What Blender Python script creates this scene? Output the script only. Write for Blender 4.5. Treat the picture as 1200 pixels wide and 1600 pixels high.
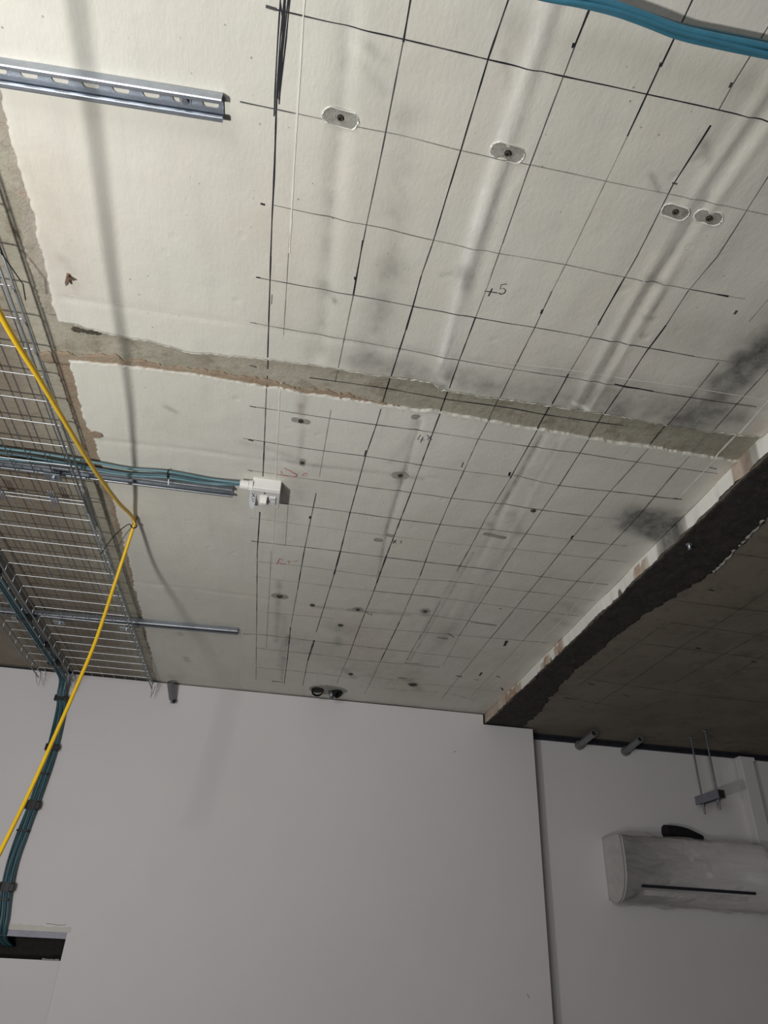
import bpy, bmesh, math, random
import numpy as np
from mathutils import Vector, Matrix

# ------------------------------------------------------------------ camera, world, lights, exposure
scene = bpy.context.scene
for o in list(bpy.data.objects):
    bpy.data.objects.remove(o)
COL = scene.collection
CAM = Vector((0.0, 0.0, 1.5))
ZC = 2.75                      # main ceiling
ZS = 2.692                      # lower soffit on the right
YW = 3.784                     # boxed-out wall face
YR = 3.905                     # recessed wall face
FPX = 1123.5
PITCH, ROLL, YAW = 2.144209, 0.0494056, -0.1532379
ROT = Matrix.Rotation(YAW, 3, 'Z') @ Matrix.Rotation(PITCH, 3, 'X') @ Matrix.Rotation(ROLL, 3, 'Z')
cd = bpy.data.cameras.new('camera'); cam = bpy.data.objects.new('camera', cd); COL.objects.link(cam)
cd.sensor_fit = 'AUTO'; cd.sensor_width = 36.0; cd.lens = FPX * 36.0 / 1600.0
cd.clip_start = 0.02
cam.matrix_world = Matrix.Translation(CAM) @ ROT.to_4x4()
scene.camera = cam
vs = scene.view_settings
vs.view_transform = 'Standard'; vs.look = 'None'; vs.gamma = 1.0; vs.use_curve_mapping = False
vs.exposure = 0.0
world = bpy.data.worlds.new('world'); scene.world = world; world.use_nodes = True
bgn = world.node_tree.nodes['Background']; bgn.inputs[0].default_value = (0.75, 0.85, 1.0, 1); bgn.inputs[1].default_value = 0.05

Y_REAR = -2.4
def area_light(name, loc, target, power, sx, sy, color, shape='RECTANGLE'):
    l = bpy.data.lights.new(name, 'AREA'); l.shape = shape; l.size = sx; l.size_y = sy
    l.energy = power; l.color = color
    o = bpy.data.objects.new(name, l); COL.objects.link(o); o.location = loc
    o.rotation_euler = (Vector(target) - Vector(loc)).to_track_quat('-Z', 'Y').to_euler()
    return o
LAMP = Vector((-1.15, 0.28, 1.00))
area_light('work_lamp_light', LAMP, (-1.0, 0.75, 2.75), 41, 0.17, 0.17, (1.0, 0.985, 0.945), 'DISK')
area_light('window_daylight', (-1.4, Y_REAR + 0.02, 1.50), (-0.9, 3.0, 1.35), 98, 2.2, 1.2, (0.96, 0.965, 1.0))

# ------------------------------------------------------------------ pixel -> place helpers
def ray(px, py):
    return ROT @ Vector(((px - 600) / FPX, -(py - 800) / FPX, -1.0))
def C(px, py, z=ZC):            # point on the horizontal plane z
    d = ray(px, py); t = (z - CAM.z) / d.z
    return CAM + d * t
def W(px, py, y=YW):            # point on the vertical plane y
    d = ray(px, py); t = y / d.y
    return CAM + d * t
def Cs(pts, z=ZC): return [C(a, b, z) for a, b in pts]

# ------------------------------------------------------------------ materials
def new_mat(name):
    m = bpy.data.materials.new(name); m.use_nodes = True
    nt = m.node_tree; b = nt.nodes['Principled BSDF']
    return m, nt, b
def N(nt, t, **kw):
    n = nt.nodes.new(t)
    for k, v in kw.items():
        if k.startswith('i_'):
            n.inputs[k[2:].replace('_', ' ')].default_value = v
        else: setattr(n, k, v)
    return n
def lnk(nt, a, b): nt.links.new(a, b)
def mixc(nt, fac, a, b):
    n = nt.nodes.new('ShaderNodeMix'); n.data_type = 'RGBA'
    for sock, v in ((n.inputs[0], fac), (n.inputs[6], a), (n.inputs[7], b)):
        if hasattr(v, 'is_output'): nt.links.new(v, sock)
        elif isinstance(v, (int, float)): sock.default_value = v
        else: sock.default_value = (*v, 1)
    return n.outputs[2]
def noise(nt, scale, detail=4, rough=0.6, vec=None, dist=0.0):
    n = N(nt, 'ShaderNodeTexNoise'); n.inputs['Scale'].default_value = scale; n.inputs['Detail'].default_value = detail
    n.inputs['Roughness'].default_value = rough; n.inputs['Distortion'].default_value = dist
    if vec is None:
        tc = nt.nodes.get('tc') or N(nt, 'ShaderNodeTexCoord', name='tc'); vec = tc.outputs['Object']
    nt.links.new(vec, n.inputs['Vector']); return n.outputs['Fac']
def ramp(nt, v, a, b, lo=0.0, hi=1.0):
    n = N(nt, 'ShaderNodeMapRange'); n.inputs[1].default_value = a; n.inputs[2].default_value = b
    n.inputs[3].default_value = lo; n.inputs[4].default_value = hi; nt.links.new(v, n.inputs[0]); return n.outputs[0]
def math_(nt, op, a, b):
    n = N(nt, 'ShaderNodeMath', operation=op)
    for s, v in ((n.inputs[0], a), (n.inputs[1], b)):
        if hasattr(v, 'is_output'): nt.links.new(v, s)
        else: s.default_value = v
    return n.outputs[0]
def bump(nt, b, h, strength, dist):
    n = N(nt, 'ShaderNodeBump'); n.inputs['Strength'].default_value = strength; n.inputs['Distance'].default_value = dist
    nt.links.new(h, n.inputs['Height']); nt.links.new(n.outputs[0], b.inputs['Normal'])
def scaled_vec(nt, s):
    tc = nt.nodes.get('tc') or N(nt, 'ShaderNodeTexCoord', name='tc')
    mp = N(nt, 'ShaderNodeMapping'); mp.inputs['Scale'].default_value = s; nt.links.new(tc.outputs['Object'], mp.inputs[0]); return mp.outputs[0]
def plain(name, col, rough=0.5, metal=0.0, var=0.0, vscale=20, bmp=0.0):
    m, nt, b = new_mat(name)
    b.inputs['Roughness'].default_value = rough; b.inputs['Metallic'].default_value = metal
    f = noise(nt, vscale, 4)
    dark = tuple(c * (1 - var) for c in col); light = tuple(min(1, c * (1 + var)) for c in col)
    nt.links.new(mixc(nt, ramp(nt, f, 0.3, 0.7), dark, light), b.inputs['Base Color'])
    if bmp: bump(nt, b, noise(nt, vscale * 4, 3), bmp, 0.002)
    return m
def plaster(name, col, col2, brush=True):
    m, nt, b = new_mat(name); b.inputs['Roughness'].default_value = 0.62
    at = N(nt, 'ShaderNodeAttribute'); at.attribute_name = 'paint'
    sep = N(nt, 'ShaderNodeSeparateColor'); nt.links.new(at.outputs['Color'], sep.inputs[0])
    base = mixc(nt, ramp(nt, noise(nt, 3.2, 5), 0.35, 0.68), col, col2)
    base = mixc(nt, ramp(nt, noise(nt, 1.7, 3), 0.5, 0.75, 0, 0.35), base, tuple(c * k for c, k in zip(col, (0.95, 0.86, 0.80))))
    streak = noise(nt, 6, 4, vec=scaled_vec(nt, (6, 0.6, 1)))
    base = mixc(nt, ramp(nt, streak, 0.5, 0.8, 0, 0.25), base, tuple(c * 0.72 for c in col))
    speck = N(nt, 'ShaderNodeTexVoronoi'); speck.inputs['Scale'].default_value = 38
    tc = nt.nodes.get('tc'); nt.links.new(tc.outputs['Object'], speck.inputs['Vector'])
    sm = math_(nt, 'MULTIPLY', ramp(nt, speck.outputs['Distance'], 0.10, 0.04), ramp(nt, noise(nt, 4.0, 3), 0.50, 0.62))
    base = mixc(nt, math_(nt, 'MULTIPLY', sm, 0.65), base, (0.12, 0.11, 0.09))
    n2 = noise(nt, 26, 5, 0.7)
    tan = math_(nt, 'MULTIPLY', sep.outputs['Green'], ramp(nt, n2, 0.25, 0.6, 0.35, 1.0))
    base = mixc(nt, tan, base, (0.40, 0.26, 0.17))
    dirt_shade = math_(nt, 'MULTIPLY', sep.outputs['Red'], ramp(nt, noise(nt, 14, 5, 0.7), 0.3, 0.65, 0.45, 1.0))
    base = mixc(nt, dirt_shade, base, (0.062, 0.060, 0.058))
    base = mixc(nt, sep.outputs['Blue'], base, (0.86, 0.85, 0.80))
    nt.links.new(base, b.inputs['Base Color'])
    fine = noise(nt, 90, 3, 0.6, vec=scaled_vec(nt, (1.6, 0.7, 1)))
    mid = noise(nt, 16, 4, 0.55)
    v2 = N(nt, 'ShaderNodeTexVoronoi'); v2.inputs['Scale'].default_value = 13; v2.feature = 'SMOOTH_F1'
    nt.links.new(tc.outputs['Object'], v2.inputs['Vector'])
    blob = math_(nt, 'MULTIPLY', ramp(nt, v2.outputs['Distance'], 0.16, 0.02), ramp(nt, noise(nt, 2.3, 2), 0.5, 0.62))
    hgt = math_(nt, 'ADD', math_(nt, 'ADD', math_(nt, 'MULTIPLY', fine, 0.30), math_(nt, 'MULTIPLY', mid, 0.8)), math_(nt, 'MULTIPLY', blob, -0.6))
    bump(nt, b, hgt, 0.55, 0.004)
    return m
def concrete(name, cols, scale=5, bstr=0.6, rough=0.8, slab=False):
    m, nt, b = new_mat(name); b.inputs['Roughness'].default_value = rough
    base = mixc(nt, ramp(nt, noise(nt, scale, 6, 0.65, dist=0.4), 0.40, 0.60), cols[0], cols[1])
    base = mixc(nt, ramp(nt, noise(nt, scale * 2.7, 5, 0.7), 0.52, 0.72), base, cols[2])
    base = mixc(nt, ramp(nt, noise(nt, scale * 9, 4, 0.7), 0.6, 0.75, 0, 0.5), base, tuple(c * 0.5 for c in cols[2]))
    if slab:   # the untreated slab left of the skim coat is browner, with shade under the trays darkened into it
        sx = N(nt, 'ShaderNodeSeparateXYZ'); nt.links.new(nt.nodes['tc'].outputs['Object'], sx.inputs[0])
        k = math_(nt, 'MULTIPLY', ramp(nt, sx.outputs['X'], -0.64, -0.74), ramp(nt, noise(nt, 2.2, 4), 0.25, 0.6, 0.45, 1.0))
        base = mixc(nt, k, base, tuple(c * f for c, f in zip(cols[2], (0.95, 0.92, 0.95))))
    nt.links.new(base, b.inputs['Base Color'])
    bump(nt, b, noise(nt, scale * 8, 6, 0.7), bstr, 0.006)
    return m
M = {}
M['near'] = plaster('cream_skim_plaster', (0.68, 0.665, 0.60), (0.62, 0.605, 0.545))
M['far'] = plaster('pale_painted_plaster', (0.69, 0.682, 0.62), (0.62, 0.606, 0.545))
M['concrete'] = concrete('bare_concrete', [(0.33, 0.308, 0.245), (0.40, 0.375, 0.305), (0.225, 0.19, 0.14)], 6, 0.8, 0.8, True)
M['tan'] = concrete('tan_mortar', [(0.37, 0.29, 0.21), (0.32, 0.235, 0.165), (0.34, 0.31, 0.245)], 14, 0.9)
M['lip'] = concrete('pale_render_lip', [(0.44, 0.40, 0.335), (0.36, 0.335, 0.275), (0.43, 0.335, 0.265)], 14, 0.9)
M['bitumen'] = concrete('dark_bitumen', [(0.018, 0.016, 0.014), (0.04, 0.033, 0.028), (0.06, 0.05, 0.042)], 16, 1.0, 0.9)
M['soffit'] = concrete('brown_grey_soffit', [(0.18, 0.152, 0.12), (0.215, 0.185, 0.148), (0.13, 0.11, 0.085)], 3.0, 0.25)
def wall_paint(name, col):
    m, nt, b = new_mat(name); b.inputs['Roughness'].default_value = 0.55
    nt.links.new(mixc(nt, ramp(nt, noise(nt, 1.6, 4), 0.3, 0.7), col, tuple(c * 0.955 for c in col)), b.inputs['Base Color'])
    bump(nt, b, noise(nt, 55, 3), 0.12, 0.003)
    return m
M['wall'] = wall_paint('white_emulsion', (0.76, 0.735, 0.74))
M['wallpatch'] = wall_paint('white_emulsion_patch', (0.725, 0.705, 0.71))
M['scab'] = concrete('brown_scab', [(0.10, 0.085, 0.065), (0.14, 0.12, 0.09), (0.07, 0.058, 0.045)], 40, 1.0)
M['block'] = concrete('grey_blockwork', [(0.30, 0.295, 0.285), (0.34, 0.335, 0.325), (0.25, 0.245, 0.235)], 2, 0.3)
M['floor'] = concrete('screed_floor', [(0.17, 0.165, 0.155), (0.20, 0.195, 0.185), (0.14, 0.135, 0.125)], 2, 0.2)
M['galv'] = plain('galvanised_steel', (0.46, 0.50, 0.56), 0.42, 1.0, 0.10, 45)
M['galvdark'] = plain('dull_galvanised_steel', (0.27, 0.29, 0.315), 0.42, 0.85, 0.12, 40)
M['rail'] = plain('dark_zinc_rail', (0.26, 0.29, 0.32), 0.45, 0.6, 0.12, 40)
M['wire'] = plain('zinc_wire', (0.58, 0.60, 0.62), 0.38, 1.0, 0.06, 60)
M['teal'] = plain('teal_cable_sheath', (0.04, 0.098, 0.125), 0.42, 0, 0.10, 30)
M['teal2'] = plain('light_teal_cable_sheath', (0.095, 0.20, 0.23), 0.42, 0, 0.10, 30)
M['blue'] = plain('blue_cable_sheath', (0.048, 0.185, 0.27), 0.42, 0, 0.10, 30)
M['yellow'] = plain('yellow_cable_sheath', (0.80, 0.50, 0.015), 0.38, 0, 0.06, 30)
M['black'] = plain('black_nylon', (0.012, 0.012, 0.013), 0.5, 0, 0.2, 50)
M['foam'] = plain('black_foam_insulation', (0.006, 0.006, 0.007), 0.85, 0, 0.3, 60)
M['white'] = plain('white_plastic', (0.80, 0.79, 0.75), 0.35, 0, 0.02, 20)
M['greyplastic'] = plain('grey_white_plastic', (0.62, 0.62, 0.60), 0.4, 0, 0.03, 20)
M['label'] = plain('label_film', (0.60, 0.62, 0.64), 0.25, 0, 0.05, 30)
M['ink'] = plain('marker_ink', (0.012, 0.012, 0.02), 0.6, 0, 0.2, 40)
M['ink2'] = plain('thin_marker_ink', (0.07, 0.068, 0.075), 0.7, 0, 0.4, 60)
M['pencil'] = plain('pencil_line', (0.20, 0.195, 0.185), 0.7, 0, 0.4, 60)
M['pencil2'] = plain('faint_pencil_line', (0.34, 0.33, 0.30), 0.7, 0, 0.3, 60)
M['sofline'] = plain('soffit_pencil_line', (0.10, 0.085, 0.07), 0.7, 0, 0.4, 60)
M['red'] = plain('red_marker', (0.55, 0.10, 0.09), 0.6, 0, 0.3, 80)
M['chalk'] = plain('white_filler', (0.78, 0.77, 0.72), 0.7, 0, 0.06, 60)
M['patch'] = concrete('grey_filler', [(0.34, 0.335, 0.295), (0.40, 0.392, 0.35), (0.26, 0.25, 0.215)], 40)
M['hole'] = plain('dark_hole', (0.02, 0.018, 0.016), 0.9, 0, 0.3, 60)
M['rust'] = plain('rusty_steel', (0.16, 0.10, 0.065), 0.7, 0.4, 0.4, 90)
M['gap'] = plain('gap_shade', (0.018, 0.02, 0.022), 0.7, 0, 0.3, 60)  # near-black colour standing in for shade in the wall-head gap
M['track'] = plain('dark_blue_grey_track', (0.035, 0.038, 0.05), 0.45, 0.4, 0.2, 30)
M['pipe'] = plain('grey_conduit', (0.20, 0.20, 0.21), 0.45, 0.2, 0.15, 40)
M['angle'] = plain('grey_steel_angle', (0.23, 0.23, 0.27), 0.5, 0.3, 0.1, 30)
def film_mat():
    m, nt, b = new_mat('clear_plastic_film')
    b.inputs['Base Color'].default_value = (0.78, 0.76, 0.74, 1); b.inputs['Roughness'].default_value = 0.22
    b.inputs['Alpha'].default_value = 0.26
    w = noise(nt, 7, 4, 0.6, vec=scaled_vec(nt, (0.6, 1.5, 2.2)), dist=1.5)
    bump(nt, b, w, 1.0, 0.05)
    return m
M['film'] = film_mat()
M['acwhite'] = plain('white_abs', (0.64, 0.62, 0.61), 0.4, 0, 0.03, 6)

# ------------------------------------------------------------------ object helpers
def mesh_obj(name, verts, faces, mat, parent=None, smooth=False):
    me = bpy.data.meshes.new(name); me.from_pydata([tuple(v) for v in verts], [], faces); me.update()
    if mat is not None: me.materials.append(M[mat])
    if smooth: me.polygons.foreach_set('use_smooth', [True] * len(me.polygons))
    o = bpy.data.objects.new(name, me); COL.objects.link(o)
    if parent is not None: o.parent = parent
    return o
def bm_obj(name, bm, mat, parent=None, smooth=False):
    bmesh.ops.recalc_face_normals(bm, faces=bm.faces[:])
    me = bpy.data.meshes.new(name); bm.to_mesh(me); bm.free()
    me.materials.append(M[mat])
    if smooth: me.polygons.foreach_set('use_smooth', [True] * len(me.polygons))
    o = bpy.data.objects.new(name, me); COL.objects.link(o)
    if parent is not None: o.parent = parent
    return o
def tag(o, label, cat, group=None):
    o['label'] = label; o['category'] = cat
    if group: o['group'] = group
    return o
def empty(name, label, cat, group=None):
    o = bpy.data.objects.new(name, None); o.empty_display_size = 0.05; COL.objects.link(o)
    return tag(o, label, cat, group)
def struct(o): o['kind'] = 'structure'; return o
def add_box(bm, lo, hi, rot=None, org=None, bev=0.0):
    r = bmesh.ops.create_cube(bm, size=1.0); vs_ = r['verts']
    lo, hi = Vector(lo), Vector(hi); c = (lo + hi) / 2; s = hi - lo
    for v in vs_: v.co = Vector((v.co.x * s.x, v.co.y * s.y, v.co.z * s.z)) + c
    if bev:
        es = list({e for v in vs_ for e in v.link_edges})
        rr = bmesh.ops.bevel(bm, geom=es, offset=bev, segments=2, affect='EDGES', profile=0.5); vs_ = list({v for f in rr['faces'] for v in f.verts} | set(v for v in vs_ if v.is_valid))
    if rot is not None:
        o = Vector(org) if org is not None else c
        for v in vs_: v.co = rot @ (v.co - o) + o
    return vs_
def box(name, lo, hi, mat, parent=None, bev=0.0, rot=None, org=None):
    bm = bmesh.new(); add_box(bm, lo, hi, rot, org, bev); return bm_obj(name, bm, mat, parent)
def smooth_path(pts, n=6):
    pts = [Vector(p) for p in pts]; out = []
    for i in range(len(pts) - 1):
        p0 = pts[max(i - 1, 0)]; p1 = pts[i]; p2 = pts[i + 1]; p3 = pts[min(i + 2, len(pts) - 1)]
        for k in range(n):
            t = k / n
            out.append(0.5 * ((2 * p1) + (p2 - p0) * t + (2 * p0 - 5 * p1 + 4 * p2 - p3) * t * t + (3 * p1 - p0 - 3 * p2 + p3) * t ** 3))
    out.append(pts[-1]); return out
def tube_data(pts, r, sides=8, caps=True):
    pts = [Vector(p) for p in pts]; verts, faces = [], []
    up = None
    for i, p in enumerate(pts):
        t = (pts[min(i + 1, len(pts) - 1)] - pts[max(i - 1, 0)]).normalized()
        if up is None:
            a = Vector((0, 0, 1)) if abs(t.z) < 0.9 else Vector((1, 0, 0)); up = (a - t * a.dot(t)).normalized()
        else: up = (up - t * up.dot(t)).normalized()
        s = t.cross(up); rr = r[i] if isinstance(r, (list, tuple)) else r
        for k in range(sides):
            a = 2 * math.pi * k / sides; verts.append(p + (up * math.cos(a) + s * math.sin(a)) * rr)
    for i in range(len(pts) - 1):
        for k in range(sides):
            k2 = (k + 1) % sides
            faces.append((i * sides + k, i * sides + k2, (i + 1) * sides + k2, (i + 1) * sides + k))
    if caps:
        faces.append(tuple(range(sides - 1, -1, -1))); n0 = (len(pts) - 1) * sides; faces.append(tuple(range(n0, n0 + sides)))
    return verts, faces
def tube(name, pts, r, mat, parent=None, sides=8):
    v, f = tube_data(pts, r, sides); return mesh_obj(name, v, f, mat, parent, True)
def hollow_pipe(name, a, b, ro, ri, mat, parent=None, sides=20):
    a, b = Vector(a), Vector(b); t = (b - a).normalized()
    h = Vector((0, 0, 1)) if abs(t.z) < 0.9 else Vector((1, 0, 0)); u = t.cross(h).normalized(); w = t.cross(u)
    v = []; f = []
    for p, r in ((a, ro), (b, ro), (b, ri), (a, ri)):
        for k in range(sides):
            an = 2 * math.pi * k / sides; v.append(p + (u * math.cos(an) + w * math.sin(an)) * r)
    for j in range(4):
        j2 = (j + 1) % 4
        for k in range(sides):
            k2 = (k + 1) % sides; f.append((j * sides + k, j * sides + k2, j2 * sides + k2, j2 * sides + k))
    return mesh_obj(name, v, f, mat, parent)

# smooth 1-D value noise, for ragged edges
rng = np.random.RandomState(7)
_tab = rng.rand(4096) * 2 - 1
def n1(t, seed=0):
    t = np.asarray(t, float); i = np.floor(t).astype(int); f = t - i; f = f * f * (3 - 2 * f)
    return _tab[(i + seed * 131) % 4096] * (1 - f) + _tab[(i + 1 + seed * 131) % 4096] * f
def ragged(t, amp, seed): return amp * (n1(t * 18, seed) * 0.55 + n1(t * 55, seed + 1) * 0.45 + n1(t * 150, seed + 2) * 0.40)
def n2(x, y, seed=0):
    xi = np.floor(x).astype(int); yi = np.floor(y).astype(int); fx = x - xi; fy = y - yi
    fx = fx * fx * (3 - 2 * fx); fy = fy * fy * (3 - 2 * fy)
    h = lambda a, b: _tab[(a * 57 + b * 131 + seed * 977) % 4096]
    return (h(xi, yi) * (1 - fx) + h(xi + 1, yi) * fx) * (1 - fy) + (h(xi, yi + 1) * (1 - fx) + h(xi + 1, yi + 1) * fx) * fy

# ------------------------------------------------------------------ shell of the room
X0, X1, Y0, Y1 = -3.0, 4.2, -2.4, 4.0
struct(box('floor', (X0, Y0, -0.1), (X1, Y1, 0), 'floor'))
struct(box('wall_left', (X0 - 0.1, Y0, 0), (X0, Y1, ZC + 0.12), 'block'))
struct(box('wall_right', (X1, Y0, 0), (X1 + 0.1, Y1, ZC + 0.12), 'block'))
struct(box('wall_rear', (X0, Y0 - 0.1, 0), (X1, Y0, ZC + 0.12), 'block'))
# boxed-out wall with the service opening and the notch round the downstand
XE = 1.474; XN = 1.192
OX0, OX1, OZ0, OZ1 = -1.45, -0.7075, 1.500, 1.604
bm = bmesh.new()
add_box(bm, (X0, YW, 0), (OX0, YR, ZC - 0.014))
add_box(bm, (OX0, YW, 0), (OX1, YR, OZ0))
add_box(bm, (OX0, YW, OZ1), (OX1, YR, ZC - 0.014))
add_box(bm, (OX1, YW, 0), (XN, YR, ZC - 0.014))
add_box(bm, (XN, YW, 0), (XE, YR, ZS - 0.010))
wall_back = struct(bm_obj('wall_back', bm, 'wall'))
struct(box('wall_recess', (X0, YR, 0), (X1, YR + 0.1, ZS - 0.002), 'wall'))
# dark joints at the head of the walls; gap shade put in as strips
struct(box('trim_1', (X0, YW + 0.012, ZC - 0.014), (XN, YR, ZC - 0.002), 'gap'))
struct(box('trim_2', (XN + 0.005, YW + 0.012, ZS - 0.010), (XE - 0.01, YR, ZS - 0.001), 'gap'))
bm = bmesh.new()
add_box(bm, (XE + 0.001, YR - 0.012, ZS - 0.030), (X1, YR, ZS - 0.001))
add_box(bm, (XE + 0.001, YR - 0.024, ZS - 0.012), (X1, YR - 0.012, ZS - 0.001))
struct(bm_obj('trim_3', bm, 'track'))

# ceiling slab (bare concrete), and everything that is skimmed onto it
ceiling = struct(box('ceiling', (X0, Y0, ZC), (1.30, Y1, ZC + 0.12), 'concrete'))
TH = 0.008
def curve(pts, z=ZC, axis=1):
    q = sorted([(C(a, b, z)[axis], C(a, b, z)[1 - axis]) for a, b in pts])
    xs = np.array([a for a, _ in q]); ys = np.array([b for _, b in q])
    return lambda t: np.interp(t, xs, ys)
nearL = curve([(-10, 60), (6, 160), (18, 225), (45, 300), (62, 375), (75, 430), (90, 502)])
nearB_raw = curve([(80, 499), (150, 513), (220, 528), (290, 545), (400, 557), (483, 568), (540, 576), (677, 596), (690, 607), (760, 616), (870, 632), (947, 645), (1040, 660), (1112, 672), (1190, 680)], axis=0)
farL = curve([(108, 560), (118, 600), (128, 640), (147, 680), (152, 700), (180, 790), (200, 870), (215, 930), (228, 985), (243, 1050)])
farT_raw = curve([(105, 560), (200, 568), (300, 583), (400, 598), (500, 615), (600, 630), (690, 643), (800, 662), (852, 670), (914, 681), (995, 692), (1083, 707), (1155, 719)], axis=0)
XF = 1.208
# relief (metres proud of the board) -----------------------------------------
def seg_dist(x, y, pts):
    d = np.full(x.shape, 9.0); sd = np.zeros(x.shape); tt = np.zeros(x.shape)
    n = len(pts) - 1
    for i in range(n):
        ax, ay = pts[i][:2]; bx, by = pts[i + 1][:2]; vx, vy = bx - ax, by - ay; L = vx * vx + vy * vy + 1e-12
        t = np.clip(((x - ax) * vx + (y - ay) * vy) / L, 0, 1)
        ex, ey = x - ax - t * vx, y - ay - t * vy; dd = np.hypot(ex, ey)
        m = dd < d; d = np.where(m, dd, d); sd = np.where(m, np.sign(ex * vy - ey * vx) * dd, sd); tt = np.where(m, (i + t) / n, tt)
    return d, sd, tt
RIDGES = [  # px polyline, sigma, height
    ([(868, -20), (775, 270), (725, 430), (688, 592)], 0.013, 0.0042),
    ([(886, -20), (793, 270), (745, 430), (706, 590)], 0.009, -0.0022),
    ([(552, -20), (530, 190), (512, 400), (492, 560)], 0.014, -0.0035),
    ([(575, -20), (552, 190), (535, 400), (512, 560)], 0.016, 0.0016),
    ([(1215, 105), (1090, 290), (985, 470), (925, 580), (893, 640)], 0.008, 0.0036),
    ([(1225, 155), (1118, 310), (1010, 480), (950, 585), (918, 640)], 0.008, 0.0036),
    ([(1220, 130), (1104, 300), (998, 475), (938, 582), (906, 640)], 0.010, -0.0030),
    ([(1240, 175), (1150, 315), (1050, 470), (975, 600)], 0.022, 0.0016),
    ([(640, 150), (600, 350), (560, 560)], 0.03, -0.0030),
    ([(655, 650), (620, 780), (585, 900)], 0.008, -0.0022),
    ([(850, 675), (800, 760), (760, 850), (700, 960)], 0.007, -0.0022),
    ([(885, 680), (840, 755), (790, 850), (730, 960)], 0.007, 0.0018),
    ([(100, 462), (250, 485), (400, 505), (560, 533), (800, 570), (960, 595), (1200, 640)], 0.006, -0.0016),
    ([(150, 684), (300, 700), (420, 717), (680, 745)], 0.007, -0.0020),
    ([(200, 905), (400, 930), (480, 945)], 0.010, -0.0015),
]
RW = [([tuple(C(a, b)[:2]) for a, b in p], s, h) for p, s, h in RIDGES]
def relief(x, y):
    x = np.asarray(x, float); y = np.asarray(y, float)
    h = 0.0016 * n2(x * 3.1, y * 2.1, 3) + 0.0009 * n2(x * 9, y * 5, 5) + 0.0004 * n2(x * 26, y * 18, 6)
    for pts, s, a in RW:
        d, sd, t = seg_dist(x, y, pts)
        mod = 0.75 + 0.45 * n1(t * 9, int(abs(a) * 1e5) % 50)
        h = h + a * mod * np.exp(-0.5 * (d / s) ** 2)
    return h
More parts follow.
